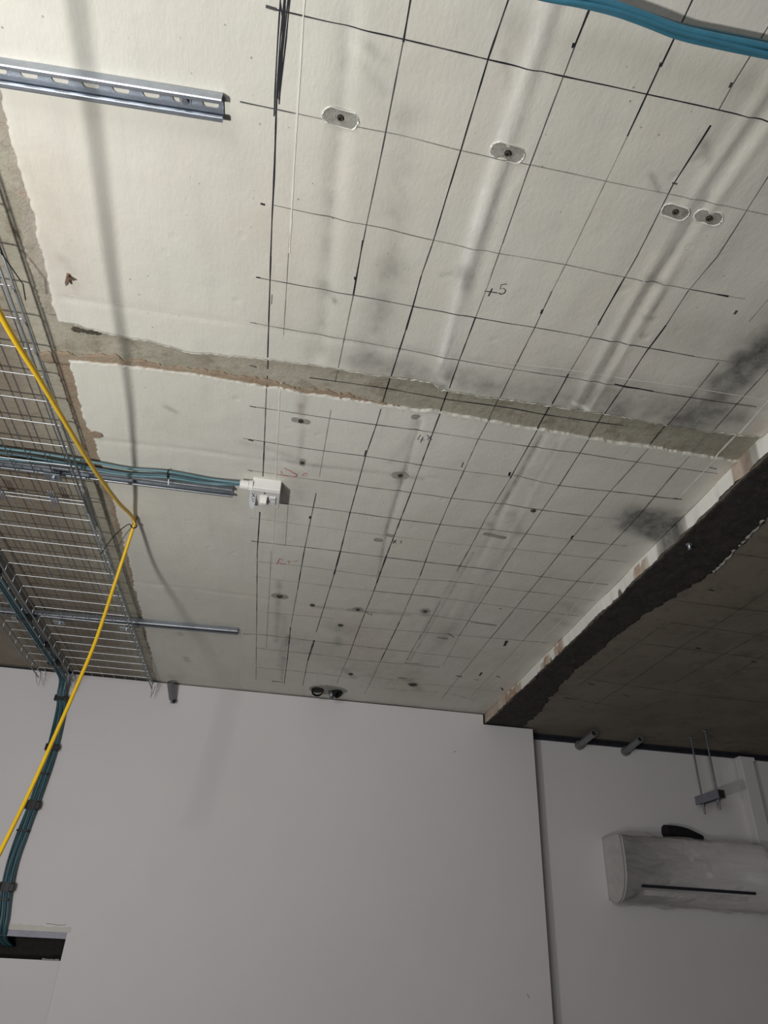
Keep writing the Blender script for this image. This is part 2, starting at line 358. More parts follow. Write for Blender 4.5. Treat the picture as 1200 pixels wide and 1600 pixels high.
# stains and colour, plus painted light and shade of ridges and grooves (px polyline, half-width m, strength) ----------------------
DIRT_SHADE = [  # real stains, plus shade painted along groove flanks and ridge troughs
    ([(1235, 495), (1160, 572), (1095, 645)], 0.030, 0.75), ([(990, 808), (1055, 822)], 0.045, 0.70), ([(975, 815), (1030, 838)], 0.022, 0.6), ([(1010, 795), (1050, 800)], 0.02, 0.5), ([(725, 420), (728, 440)], 0.014, 0.6),
    ([(640, 575), (760, 600), (880, 618), (1000, 640), (1120, 655)], 0.060, 0.30), ([(880, 590), (1000, 610), (1100, 630)], 0.06, 0.25), ([(795, 245), (760, 345), (735, 425), (692, 570)], 0.0045, 0.50), ([(560, 560), (640, 580)], 0.03, 0.3),
    ([(1104, 300), (1000, 470), (981, 501), (938, 582), (906, 634)], 0.006, 0.42), ([(700, 980), (640, 1060)], 0.05, 0.18), ([(470, 1000), (600, 1060)], 0.10, 0.16),
    ([(1240, 490), (1190, 545), (1130, 605), (1085, 660)], 0.040, 0.92), ([(1230, 500), (1150, 580), (1100, 640)], 0.075, 0.40), ([(960, 640), (1060, 645), (1150, 650)], 0.045, 0.35), ([(1000, 803), (1058, 818), (1040, 838)], 0.040, 0.80), ([(1200, 540), (1110, 630)], 0.02, 0.35),
    ([(610, 420), (590, 500), (570, 575)], 0.035, 0.42), ([(640, 180), (610, 400)], 0.03, 0.22),
    ([(728, 415), (725, 442)], 0.012, 0.75), ([(720, 425), (738, 430)], 0.006, 0.5), ([(690, 425), (705, 422)], 0.006, 0.3),
    ([(523, 463), (524, 468)], 0.005, 0.6), ([(505, 440), (515, 455)], 0.015, 0.28), ([(518, 300), (500, 540)], 0.012, 0.25), ([(545, 20), (520, 280)], 0.010, 0.22),
    ([(710, 510), (690, 570), (676, 600)], 0.006, 0.45), ([(775, 290), (745, 380)], 0.004, 0.45), ([(815, 180), (795, 225)], 0.005, 0.3),
    ([(1010, 430), (1030, 438)], 0.010, 0.3), ([(1005, 490), (1018, 494)], 0.006, 0.5), ([(1040, 450), (1020, 480), (1000, 520)], 0.004, 0.5),
    ([(1016, 268), (1028, 294)], 0.005, 0.6), ([(1095, 215), (1105, 245)], 0.010, 0.3), ([(790, 78), (793, 132)], 0.006, 0.2),
    ([(575, 68), (600, 90)], 0.010, 0.25), ([(570, 100), (600, 140)], 0.010, 0.18),
    ([(985, 800), (1060, 830)], 0.05, 0.55), ([(1000, 812), (1062, 805)], 0.05, 0.55), ([(965, 820), (1050, 850)], 0.02, 0.35),
    ([(478, 605), (470, 640)], 0.014, 0.5), ([(474, 665), (468, 715)], 0.008, 0.35), ([(700, 580), (680, 640)], 0.012, 0.35),
    ([(380, 688), (430, 700), (480, 718)], 0.014, 0.22), ([(430, 712), (475, 722), (560, 732), (660, 745)], 0.008, 0.35),
    ([(437, 905), (432, 1000)], 0.012, 0.38), ([(446, 960), (438, 1040)], 0.016, 0.22), ([(460, 740), (470, 775)], 0.025, 0.18),
    ([(655, 655), (630, 740), (605, 820), (590, 900)], 0.005, 0.55), ([(640, 680), (610, 720)], 0.012, 0.18),
    ([(845, 680), (800, 760), (775, 800)], 0.006, 0.55), ([(870, 690), (830, 755)], 0.004, 0.3), ([(800, 800), (810, 830)], 0.02, 0.3), ([(765, 815), (775, 828)], 0.012, 0.3),
    ([(790, 850), (720, 960), (690, 1000)], 0.02, 0.20), ([(740, 860), (700, 930), (640, 1030)], 0.006, 0.32), ([(720, 880), (660, 985)], 0.010, 0.18),
    ([(488, 944), (560, 952), (640, 958)], 0.012, 0.38), ([(545, 950), (568, 952)], 0.012, 0.5), ([(515, 975), (545, 985)], 0.04, 0.28), ([(530, 995), (528, 1005)], 0.02, 0.4),
    ([(630, 735), (625, 748)], 0.014, 0.3), ([(663, 950), (664, 958)], 0.02, 0.45), ([(540, 1045), (552, 1056)], 0.025, 0.35), ([(640, 1060), (655, 1075)], 0.025, 0.35),
    ([(290, 1025), (293, 1030)], 0.015, 0.45), ([(282, 987), (284, 989)], 0.014, 0.45), ([(450, 990), (440, 1060)], 0.01, 0.35), ([(880, 940), (905, 955)], 0.025, 0.2), ([(870, 965), (890, 975)], 0.02, 0.25),
    ([(260, 632), (275, 640)], 0.008, 0.3), ([(100, 400), (112, 420)], 0.010, 0.2), ([(75, 300), (90, 330)], 0.02, 0.10),
    ([(480, 1090), (760, 1112)], 0.05, 0.22), ([(250, 1066), (480, 1086)], 0.04, 0.22), ([(850, 625), (1000, 640), (1100, 660)], 0.04, 0.20),
    ([(500, 545), (640, 580), (760, 600)], 0.03, 0.18), ([(700, 590), (880, 620)], 0.03, 0.22), ([(1080, 520), (1200, 560)], 0.06, 0.18),
    ([(1180, 90), (1100, 230)], 0.02, 0.15), ([(1200, 300), (1120, 420)], 0.03, 0.14), ([(800, 700), (1000, 730)], 0.02, 0.06),
]
TANS = [([(560, 985), (640, 1075)], 0.12, 0.22), ([(470, 630), (473, 650)], 0.008, 0.5), ([(420, 300), (440, 480)], 0.08, 0.10), ([(60, 260), (110, 440)], 0.05, 0.16),
        ([(1150, 716), (1120, 745)], 0.012, 0.3), ([(640, 590), (560, 575)], 0.02, 0.25), ([(150, 540), (190, 560)], 0.02, 0.2), ([(1140, 690), (1190, 660)], 0.03, 0.35), ([(800, 560), (980, 560)], 0.10, 0.12)]
WHITES = [([(865, -10), (790, 220), (742, 380), (690, 575)], 0.022, 0.34), ([(848, 20), (780, 210), (740, 345), (688, 560)], 0.006, 0.55), ([(835, 240), (770, 330)], 0.004, 0.4), ([(1130, 250), (990, 460), (900, 620)], 0.005, 0.30), ([(1010, 480), (950, 585), (920, 634)], 0.004, 0.35),  # white plaster, plus lit ridge flanks painted pale
          ([(545, 20), (548, 70)], 0.012, 0.25), ([(425, 705), (445, 720)], 0.010, 0.35), ([(690, 590), (705, 600)], 0.010, 0.5), ([(895, 625), (925, 640)], 0.006, 0.6)]
def paint(x, y):
    out = np.zeros(x.shape + (4,)); out[..., 3] = 1
    wob = 1 + 0.35 * n2(x * 30, y * 22, 11) + 0.25 * n2(x * 80, y * 60, 12)
    for ch, lst in ((0, DIRT_SHADE), (1, TANS), (2, WHITES)):
        acc = np.ones(x.shape)
        for p, w, s in lst:
            d, _, _ = seg_dist(x, y, [tuple(C(a, b)[:2]) for a, b in p])
            acc = acc * (1 - s * np.clip(wob, 0.65, 1.5) * np.exp(-(d / w) ** 2) * 0.95)
        out[..., ch] = np.clip(1 - acc, 0, 1)
    return out
def sheet(name, mat, us, vs_, fx, fy, zf, zback, parent, paintf=None, smooth=True):
    """ragged sheet: u across, v along; returns to zback round its edge"""
    nu, nv = len(us), len(vs_)
    U, V = np.meshgrid(us, vs_, indexing='ij'); Xg = fx(U, V); Yg = fy(U, V, Xg); Zg = zf(Xg, Yg)
    verts = np.stack([Xg, Yg, Zg], -1).reshape(-1, 3).tolist()
    faces = [(i * nv + j, i * nv + j + 1, (i + 1) * nv + j + 1, (i + 1) * nv + j) for i in range(nu - 1) for j in range(nv - 1)]
    ring = [i * nv for i in range(nu)] + [(nu - 1) * nv + j for j in range(1, nv)] + [i * nv + nv - 1 for i in range(nu - 2, -1, -1)] + [j for j in range(nv - 2, 0, -1)]
    b0 = len(verts)
    for r in ring: verts.append((verts[r][0], verts[r][1], zback))
    m = len(ring)
    for k in range(m):
        k2 = (k + 1) % m; faces.append((ring[k], ring[k2], b0 + k2, b0 + k))
    o = mesh_obj(name, verts, faces, mat, parent, False)
    nf = (nu - 1) * (nv - 1); sm = [smooth] * nf + [False] * m
    o.data.polygons.foreach_set('use_smooth', sm)
    if paintf is not None:
        at = o.data.color_attributes.new('paint', 'FLOAT_COLOR', 'POINT')
        col = np.zeros((len(verts), 4)); col[:b0] = paintf(Xg, Yg).reshape(-1, 4); col[b0:, 3] = 1
        col[b0:, :3] = col[ring, :3]
        at.data.foreach_set('color', col.ravel())
    return o
def edge_grid(n, fine=6):      # parameter 0..1, finer near both ends
    return np.linspace(0, 1, n)
YN = -0.6
def near_bottom(x): return nearB_raw(x) + ragged(x + 3, 0.006, 21)
def near_left(y): return nearL(y) + ragged(y + 3, 0.006, 22)
def far_top(x): return farT_raw(x) + ragged(x + 3, 0.005, 23)
def far_left(y): return farL(y) + ragged(y + 3, 0.007, 24)
def surf_z(x, y):
    x = np.asarray(x, float); y = np.asarray(y, float)
    on = ((x > near_left(y)) & (y < near_bottom(x))) | ((x > far_left(y)) & (y > far_top(x)))
    return np.where(on, ZC - TH - relief(x, y), ZC - 0.0008)
sheet('plaster_panel', 'near', np.linspace(0, 1, 250), np.linspace(0, 1, 300),
      lambda U, V: near_left(YN + V * (near_bottom(np.full(V.shape, -0.55)) - YN)) * (1 - U) + XF * U,
      lambda U, V, X: YN + V * (near_bottom(X) - YN),
      lambda X, Y: ZC - TH - relief(X, Y), ZC + 0.002, ceiling, paint)
sheet('plaster_panel', 'far', np.linspace(0, 1, 260), np.linspace(0, 1, 340),
      lambda U, V: far_left(1.39 + V * (YW + 0.02 - 1.39)) * (1 - U) + XF * U,
      lambda U, V, X: far_top(X) + V * (YW + 0.02 - far_top(X)),
      lambda X, Y: ZC - TH - relief(X, Y), ZC + 0.002, ceiling, paint)
# tan mortar showing round the far panel
tanw = lambda x: np.interp(x, [-0.66, -0.6, -0.3, 0.1, 0.25], [0.004, 0.024, 0.022, 0.010, 0.0])
sheet('mortar_band', 'tan', np.linspace(0, 1, 160), np.linspace(0, 1, 6),
      lambda U, V: -0.655 + U * 0.90, lambda U, V, X: far_top(X) + 0.02 - (1 - V) * (0.02 + np.maximum(tanw(X) + ragged(X, 0.012, 31), 0.0)),
      lambda X, Y: np.full(X.shape, ZC - 0.0035), ZC + 0.001, ceiling)
tanl = lambda y: np.interp(y, [1.3, 1.45, 1.8, 2.1, 2.6, 3.7], [0.030, 0.030, 0.034, 0.014, 0.006, 0.003])
sheet('mortar_band', 'tan', np.linspace(0, 1, 6), np.linspace(0, 1, 240),
      lambda U, V: far_left(1.392 + V * 2.37) + 0.01 - (1 - U) * (0.01 + np.maximum(tanl(1.392 + V * 2.37) + ragged(V * 2.4, 0.013, 33), 0.0)), lambda U, V, X: 1.392 + V * 2.37,
      lambda X, Y: np.full(X.shape, ZC - 0.003), ZC + 0.001, ceiling)
sheet('render_lip', 'lip', np.linspace(0, 1, 8), np.linspace(0, 1, 240),
      lambda U, V: near_left(0.3 + V * 0.97) + 0.012 - (1 - U) * (0.012 + 0.030 + 0.010 * n1(V * 5, 36) + ragged(V * 1.3, 0.010, 37)), lambda U, V, X: 0.3 + V * 0.97,
      lambda X, Y: ZC - 0.0045 - 0.002 * n2(X * 60, Y * 40, 4), ZC + 0.001, ceiling)
def crumb_ridge(xs, fy, seed, r0, lift, mat):
    pts = [(float(x), float(fy(np.array(x))) + lift, ZC - TH - 0.0006) for x in xs]
    tube('plaster_crumbs', pts, [max(0.0004, r0 * (0.55 + 0.8 * float(n1(i * 0.45, seed)))) for i in range(len(pts))], mat, ceiling, 5)
crumb_ridge(np.arange(-0.55, 0.25, 0.004), near_bottom, 43, 0.0010, -0.001, 'near'); crumb_ridge(np.arange(0.25, 1.19, 0.004), near_bottom, 44, 0.0015, -0.001, 'near')
crumb_ridge(np.arange(-0.55, 1.19, 0.004), far_top, 45, 0.0013, 0.001, 'far')
# small mortar tongue in the edge of the far panel
pts = Cs([(136, 676), (148, 674), (158, 677), (161, 681), (156, 684), (144, 683)], ZC - TH - 0.001)
mesh_obj('mortar_tongue', [(p.x, p.y, ZC - TH - 0.0035) for p in pts] + [(p.x, p.y, ZC) for p in pts], [(0, 1, 2, 3, 4, 5)] + [(i, (i + 1) % 6, 6 + (i + 1) % 6, 6 + i) for i in range(6)], 'tan', ceiling)
# dark scab in the concrete joint
sheet('dark_scab', 'scab', np.linspace(0, 1, 30), np.linspace(0, 1, 5),
      lambda U, V: C(112, 515).x + U * (C(158, 520).x - C(112, 515).x),
      lambda U, V, X: C(135, 516).y + 0.002 + (V - 0.5) * (0.015 * np.sin(np.pi * np.clip(U, 0.02, 0.98)) ** 0.5 + ragged(X * 3, 0.010, 41)),
      lambda X, Y: np.full(X.shape, ZC - 0.0025), ZC + 0.001, ceiling)
# downstand: pale upright face, soffit and black strip
def face_paint(x, y, z):
    out = np.zeros((len(y), 4)); out[:, 3] = 1
    def blob(px, w, ch, s, zr=None):
        yy = C(*px).y; k = s * np.exp(-((y - yy) / w) ** 4)
        if zr is not None: k = k * (z < zr + 0.01 * n1(y * 60, 5))
        out[:, ch] = np.maximum(out[:, ch], k)
    blob((1051, 826), 0.085, 0, 0.98)
    blob((1018, 876), 0.05, 1, 0.9, ZC - 0.02); blob((880, 1002), 0.05, 1, 0.9, ZC - 0.015); blob((857, 1022), 0.05, 1, 0.9, ZC - 0.02)
    blob((806, 1075), 0.14, 1, 1.0, ZC - 0.01); blob((770, 1105), 0.25, 1, 0.7)
    out[:, 1] = np.maximum(out[:, 1], 0.8 * (y < 1.44) * (y > 1.36)); out[:, 1] = np.maximum(out[:, 1], 0.25 * (y < 1.25))
    out[:, 0] = np.maximum(out[:, 0], 0.5 * (y < 1.40) * (y > 1.33))
    return out
ny, nz = 420, 6
ys = np.linspace(YN, YW + 0.02, ny); V_, F_ = [], []
for j in range(ny):
    for k in range(nz):
        z = ZC + 0.002 - (ZC + 0.002 - ZS + 0.0) * k / (nz - 1)
        V_.append((XF + float(ragged(np.array(ys[j]), 0.006, 51)) * (k / (nz - 1)) + 0.003 * float(n1(ys[j] * 6, 52)) - 0.001, ys[j], z))
F_ = [(j * nz + k, j * nz + k + 1, (j + 1) * nz + k + 1, (j + 1) * nz + k) for j in range(ny - 1) for k in range(nz - 1)]
o = mesh_obj('downstand_face', V_, F_, 'far', ceiling, True)
at = o.data.color_attributes.new('paint', 'FLOAT_COLOR', 'POINT'); va = np.array(V_)
fp = face_paint(va[:, 0], va[:, 1], va[:, 2]); fp[:, 2] = np.where(fp[:, :2].max(1) < 0.3, 0.95, 0); at.data.foreach_set('color', fp.ravel())
box('soffit', (1.212, Y0, ZS), (X1, Y1, ZC + 0.12), 'soffit', ceiling)
blackR = curve([(1300, 700), (1200, 806), (1150, 860), (1110, 897), (1060, 925), (1000, 965), (940, 1012), (900, 1045), (865, 1082), (848, 1104), (838, 1118)], ZS)
sheet('black_strip', 'bitumen', np.linspace(0, 1, 30), np.linspace(0, 1, 420),
      lambda U, V: (XF + 0.008 + ragged(V * 4.4, 0.007, 61)) * (1 - U) + (blackR(YN + V * (YW - YN)) + ragged(V * 4.4, 0.014, 62)) * U,
      lambda U, V, X: YN + V * (YW + 0.01 - YN),
      lambda X, Y: ZS - 0.0025 - 0.0022 * np.abs(n2(X * 40, Y * 30, 8)) - 0.0015 * n2(X * 110, Y * 90, 9), ZS + 0.001, ceiling)
# pale crust along the edge of the black strip
for pl in ([(1195, 812), (1170, 838), (1155, 852)], [(1150, 858), (1130, 880), (1115, 893)]):
    q = smooth_path(Cs(pl, ZS - 0.002), 8)
    tube('plaster_crust', [p + Vector((float(ragged(np.array(i * 0.11), 0.006, 71)), 0, 0)) for i, p in enumerate(q)], [0.004 + 0.0025 * math.sin(i * 1.7) for i in range(len(q))], 'patch', ceiling, 6)

# ------------------------------------------------------------------ lines drawn on the ceiling
def strip(name, pts, w, mat, parent=ceiling, z=None, wob=0.0, seed=1, lift=0.0007):
    """flat pen stroke that follows the surface; pts are photo points on the ceiling"""
    q = [C(a, b, ZC - TH if z is None else z) for a, b in pts]
    out = []
    for a, b in zip(q[:-1], q[1:]):
        n = max(1, int((b - a).length / 0.012))
        out += [a.lerp(b, k / n) for k in range(n)]
    out.append(q[-1]); ff = []
    A = np.array([[p.x, p.y] for p in out]); n = len(A); ii = np.arange(n)
    t = A[np.minimum(ii + 1, n - 1)] - A[np.maximum(ii - 1, 0)]; t /= np.linalg.norm(t, axis=1, keepdims=True) + 1e-9
    nrm = np.stack([-t[:, 1], t[:, 0]], 1); ww = w * (0.43 + 0.16 * n1(ii * 0.37, seed)); off = wob * n1(ii * 0.11, seed + 3)
    lo = A + nrm * (off - ww)[:, None]; hi = A + nrm * (off + ww)[:, None]
    XY = np.stack([lo, hi], 1).reshape(-1, 2)
    zz = (surf_z(XY[:, 0], XY[:, 1]) if z is None else np.full(len(XY), z)) - lift
    vv = np.column_stack([XY, zz]).tolist()
    for i in range(len(out) - 1): ff.append((2 * i, 2 * i + 1, 2 * i + 3, 2 * i + 2))
    return mesh_obj(name, vv, ff, mat, parent)
K, K2, P, P2 = 'ink', 'ink2', 'pencil', 'pencil2'
LINES = [
    # along the room
    ([(432, 165), (427, 300), (423, 400)], 0.0030, K), ([(423, 400), (417.5, 580)], 0.0028, K), ([(417, 590), (413, 690)], 0.0024, K2), ([(413, 690), (410.8, 744)], 0.0034, K),
    ([(406, 800), (402, 860)], 0.0036, K), ([(402, 860), (401, 975)], 0.0030, K2), ([(401, 975), (400, 1062)], 0.0026, P),
    ([(643, -10), (630, 66)], 0.0030, K), ([(630, 66), (600, 220), (567, 380)], 0.0022, K2), ([(567, 375), (552, 460)], 0.0030, K), ([(552, 460), (523, 600)], 0.0020, P), ([(517, 640), (499, 744)], 0.0022, P2),
    ([(494, 770), (475, 862)], 0.0028, K2), ([(475, 862), (465, 920)], 0.0034, K), ([(465, 920), (454, 980)], 0.0026, P), ([(454, 980), (449, 1030)], 0.0050, K), ([(449, 1030), (444, 1068)], 0.0034, K2),
    ([(797, -10), (762, 92)], 0.0028, K), ([(762, 92), (720, 235), (674, 384)], 0.0025, K), ([(658, 430), (645, 477), (634, 515)], 0.0036, K), ([(674, 384), (658, 430)], 0.0022, K2), ([(634, 515), (603, 613)], 0.0028, K),
    ([(603, 613), (588, 664), (571, 713)], 0.0028, K), ([(571, 713), (547, 800)], 0.0030, K), ([(547, 800), (532, 860)], 0.0036, K), ([(532, 860), (522, 897)], 0.0055, K), ([(522, 897), (494, 988)], 0.0034, K2), ([(491, 1000), (481, 1032)], 0.0080, K), ([(481, 1032), (473, 1071)], 0.0030, K2),
    ([(922, 10), (897, 72)], 0.0040, K), ([(897, 72), (880, 117), (827, 260), (785, 380)], 0.0020, K2), ([(785, 380), (762, 445), (743, 495)], 0.0018, P), ([(743, 495), (718, 562), (693, 632)], 0.0028, K),
    ([(693, 632), (677, 675), (660, 720)], 0.0030, K), ([(660, 720), (642, 769)], 0.0022, K2), ([(642, 769), (604, 867)], 0.0034, K), ([(604, 867), (585, 920)], 0.0050, K), ([(585, 920), (566, 968), (545, 1025)], 0.0034, K2), ([(545, 1025), (526, 1068)], 0.0024, P),
    ([(1085, -8), (1032, 104)], 0.0026, K), ([(1032, 100), (980, 212)], 0.0034, K), ([(980, 212), (890, 400)], 0.0012, P), ([(890, 400), (862, 455)], 0.0014, P), ([(862, 455), (835, 512), (806, 569), (767, 650)], 0.0022, K2),
    ([(767, 650), (746, 688), (705, 778)], 0.0024, P), ([(725, 735), (705, 778)], 0.0032, K2), ([(705, 778), (676, 846)], 0.0026, K2), ([(676, 846), (656, 900)], 0.0036, K2), ([(656, 900), (624, 972)], 0.0028, P), ([(624, 972), (595, 1032)], 0.0042, K), ([(595, 1032), (570, 1084)], 0.0026, P),
    ([(1200, 40), (1145, 130)], 0.0016, K2), ([(1145, 130), (1122, 172)], 0.0020, K2), ([(1110, 195), (1052, 287)], 0.0030, K), ([(1052, 287), (995, 400), (976, 433)], 0.0020, K2), ([(976, 433), (935, 505)], 0.0034, K), ([(935, 505), (888, 585)], 0.0016, P), ([(888, 585), (852, 650), (797, 747)], 0.0030, K),
    ([(797, 747), (760, 807), (732, 860)], 0.0022, K2), ([(732, 860), (714, 892)], 0.0030, K2), ([(688, 940), (655, 1000)], 0.0030, P), ([(658, 990), (635, 1032)], 0.0030, P),
    ([(1205, 267), (1120, 400), (1075, 453)], 0.0018, K2), ([(1075, 453), (1040, 507)], 0.0022, K2), ([(1040, 507), (1012, 545)], 0.0045, K), ([(1012, 545), (976, 600), (945, 646)], 0.0028, K), ([(945, 646), (874, 758), (804, 859)], 0.0026, K2), ([(804, 859), (752, 940), (718, 992)], 0.0026, K2), ([(718, 992), (692, 1040)], 0.0024, P2),
    ([(1205, 460), (1170, 501)], 0.0018, P), ([(1123, 565), (1079, 620)], 0.0022, K2), ([(1079, 620), (1017, 696)], 0.0030, K), ([(1017, 696), (952, 769), (894, 840)], 0.0024, K2), ([(894, 840), (847, 899), (767, 996)], 0.0030, K2), ([(767, 996), (735, 1036), (690, 1092)], 0.0026, P),
    ([(1204, 572), (1163, 617), (1117, 670)], 0.0024, K2), ([(1117, 670), (1061, 730)], 0.0016, P), ([(1061, 730), (1024, 774), (995, 809), (955, 851)], 0.0030, K2), ([(955, 851), (897, 912), (818, 1000)], 0.0026, K2), ([(818, 1000), (735, 1090)], 0.0020, P2),
    # across the room
    ([(415, 10), (432, 15)], 0.0045, K2), ([(432, 15), (600, 54), (762, 92), (882, 118), (1012, 147), (1210, 191)], 0.0026, K),
    ([(375, 159), (460, 177)], 0.0022, K2), ([(460, 177), (600, 207), (720, 234), (830, 257)], 0.0014, P), ([(830, 257), (945, 282), (1040, 301), (1205, 336)], 0.0012, P),
    ([(407, 318), (414, 320)], 0.0050, K), ([(425, 320), (600, 357), (675, 374)], 0.0014, K2), ([(675, 374), (780, 395), (883, 413)], 0.0016, P), ([(883, 413), (976, 433), (1079, 451)], 0.0016, K2), ([(1079, 451), (1120, 459)], 0.0022, K), ([(1120, 459), (1138, 462)], 0.0050, K), ([(1138, 462), (1165, 466)], 0.0014, P2),
    ([(400, 433), (407, 434)], 0.0050, K), ([(400, 433), (552, 460), (645, 478)], 0.0020, K2), ([(645, 478), (743, 496), (835, 511), (921, 527), (1015, 543)], 0.0022, K), ([(1015, 543), (1085, 556)], 0.0026, K), ([(1085, 556), (1123, 562), (1203, 573)], 0.0016, P),
    ([(390, 504), (400, 505)], 0.0035, K2), ([(400, 505), (538, 530), (622, 545)], 0.0016, K2), ([(622, 545), (718, 563), (800, 577), (976, 604)], 0.0018, K2), ([(976, 604), (1077, 620), (1182, 636)], 0.0024, K), ([(960, 600), (1020, 611)], 0.0034, K),
    ([(390, 574), (400, 577)], 0.0035, K2), ([(483, 593), (605, 610), (697, 627)], 0.0024, K), ([(697, 627), (800, 641), (852, 651)], 0.0030, K), ([(852, 651), (943, 664), (975, 668)], 0.0030, K), ([(975, 668), (1080, 685)], 0.0014, P2),
    ([(390, 634), (400, 636)], 0.0040, K), ([(390, 634), (515, 653)], 0.0020, K2), ([(515, 653), (588, 664), (677, 676)], 0.0026, K), ([(677, 676), (800, 694)], 0.0016, P), ([(800, 694), (905, 708), (993, 721)], 0.0024, K2), ([(993, 721), (1121, 740)], 0.0022, K2), ([(1108, 730), (1120, 733)], 0.0035, K2),
    ([(388, 687), (396, 689)], 0.0040, K), ([(380, 685), (506, 704)], 0.0022, K2), ([(506, 704), (571, 713), (660, 727)], 0.0026, K), ([(660, 727), (800, 746)], 0.0020, P), ([(800, 742), (870, 758)], 0.0022, P), ([(870, 758), (952, 767), (1064, 780)], 0.0030, K), ([(1052, 778), (1066, 780)], 0.0045, K),
    ([(387, 734), (394, 736)], 0.0035, K2), ([(387, 734), (497, 750)], 0.0016, P), ([(497, 750), (558, 758), (641, 769), (705, 778)], 0.0026, K2), ([(705, 778), (800, 789)], 0.0024, K2), ([(800, 789), (844, 796), (921, 806)], 0.0026, K), ([(921, 806), (976, 811)], 0.0016, P2),
    ([(438, 786), (548, 800), (625, 811), (688, 819)], 0.0028, K), ([(688, 819), (800, 831)], 0.0028, K2), ([(800, 831), (894, 843), (980, 853)], 0.0026, P),
    ([(390, 809), (540, 828), (800, 860)], 0.0016, P2), ([(800, 857), (860, 864), (980, 878)], 0.0022, P),
    ([(393, 845), (400, 846)], 0.0050, K), ([(400, 846), (532, 861), (602, 870)], 0.0030, K), ([(602, 870), (665, 878), (800, 894)], 0.0034, K), ([(800, 894), (880, 905), (950, 913)], 0.0026, K2),
    ([(404, 877), (472, 884), (584, 899)], 0.0022, P), ([(584, 899), (720, 910), (860, 928)], 0.0026, P), ([(700, 908), (740, 912)], 0.0034, K2), ([(860, 928), (930, 938)], 0.0024, P2),
    ([(395, 900), (520, 916), (580, 922)], 0.0020, P2), ([(580, 922), (688, 934)], 0.0034, K2), ([(688, 934), (748, 942), (905, 962)], 0.0024, P),
    ([(416, 956), (520, 966)], 0.0022, P), ([(568, 950), (676, 962)], 0.0024, P2), ([(676, 962), (776, 976)], 0.0028, P), ([(735, 972), (776, 977)], 0.0040, K2),
    ([(380, 990), (410, 991), (488, 1001)], 0.0034, K2), ([(488, 1001), (560, 1010), (640, 1018)], 0.0034, K2), ([(560, 980), (716, 992), (856, 1004)], 0.0028, P), ([(640, 1018), (735, 1029)], 0.0030, P),
    ([(400, 1012), (490, 1022), (540, 1028)], 0.0034, P), ([(540, 1030), (632, 1037), (688, 1042)], 0.0030, K2), ([(632, 1035), (655, 1037)], 0.0060, K),
    ([(400, 1042), (495, 1052), (540, 1058)], 0.0030, P), ([(560, 1072), (700, 1083), (742, 1094)], 0.0026, P2), ([(560, 1055), (640, 1064)], 0.0026, P2), ([(660, 1068), (760, 1078), (800, 1082)], 0.0024, P2),
    ([(425, 1064), (442, 1066)], 0.0080, K),
    # ticks
    ([(554, 432), (555, 437)], 0.0060, K), ([(848, 483), (845, 490)], 0.0055, K), ([(896, 66), (894, 74)], 0.0050, K), ([(1032, 97), (1030, 104)], 0.0045, K2), ([(1143, 128), (1139, 136)], 0.0040, K2), ([(938, 500), (934, 508)], 0.0045, K2),
    ([(797, 738), (795, 744)], 0.0060, K), ([(572, 704), (570, 714)], 0.0070, K2), ([(895, 836), (892, 841)], 0.0070, K), ([(724, 722), (721, 730)], 0.0050, K2), ([(1151, 484), (1147, 490)], 0.0050, K2), ([(485, 806), (484, 810)], 0.0065, K), ([(1050, 285), (1058, 287)], 0.0030, K2),
    ([(792, 1001), (788, 1009)], 0.0130, K), ([(753, 1051), (749, 1056)], 0.0090, K), ([(713, 1056), (722, 1058)], 0.0090, K), ([(741, 1062), (748, 1063)], 0.0060, K), ([(775, 1056), (781, 1058)], 0.0090, K), ([(783, 1074), (786, 1078)], 0.0100, K), ([(700, 990), (710, 996)], 0.0060, K), ([(683, 996), (700, 998)], 0.0070, K2), ([(780, 950), (784, 951)], 0.0070, K2),
    # scribble
    ([(446, -10), (438, 60), (434, 120), (431, 180)], 0.0026, K), ([(438, -10), (434, 60), (431, 120), (428, 182)], 0.0024, K), ([(454, -10), (447, 60), (440, 120), (436, 158), (434, 150), (438, 90), (444, 20), (447, -10)], 0.0022, K),
    ([(451, -10), (441, 80), (437, 140), (436, 163)], 0.0022, K), ([(436, -10), (442, 40), (446, 10), (440, 70)], 0.0020, K),
    # thin cut lines beside the seam
    ([(452, 380), (447, 450), (443, 523)], 0.0014, P), ([(455, 330), (452, 380)], 0.0012, P), ([(425, 460), (424, 475)], 0.0030, P), ([(424, 860), (416, 1012)], 0.0022, P2), ([(450, 790), (446, 850)], 0.0020, P2), ([(417, 590), (415, 640)], 0.0014, P),
    # survey marks
    ([(757, 454), (777, 457)], 0.0024, K), ([(769, 450), (763, 462)], 0.0026, K), ([(792, 443), (783, 444), (781, 451), (787, 450), (790, 453), (788, 457), (783, 459), (779, 457)], 0.0022, K),
    ([(657, 680), (652, 687), (663, 688)], 0.0022, K), ([(661, 683), (657, 692)], 0.0022, K), ([(667, 680), (675, 688)], 0.0024, K), ([(675, 680), (668, 687)], 0.0022, K),
    ([(613, 843), (619, 848)], 0.0034, K), ([(619, 843), (614, 848)], 0.0034, K), ([(624, 845), (628, 844), (626, 848)], 0.0026, K),
    ([(573, 956), (576, 960)], 0.0040, K), ([(577, 960), (581, 958), (580, 962)], 0.0034, K),
]
for i, (p, w, m) in enumerate(LINES):
    strip('drawn_line', p, w, m, seed=i % 90, wob=0.0006 if len(p) > 2 else 0.0)
q5 = lambda x, y: (340 + x / 8.571, 700 + y / 8.571)
q2 = lambda x, y: (380 + x / 2.857, 580 + y / 2.857)
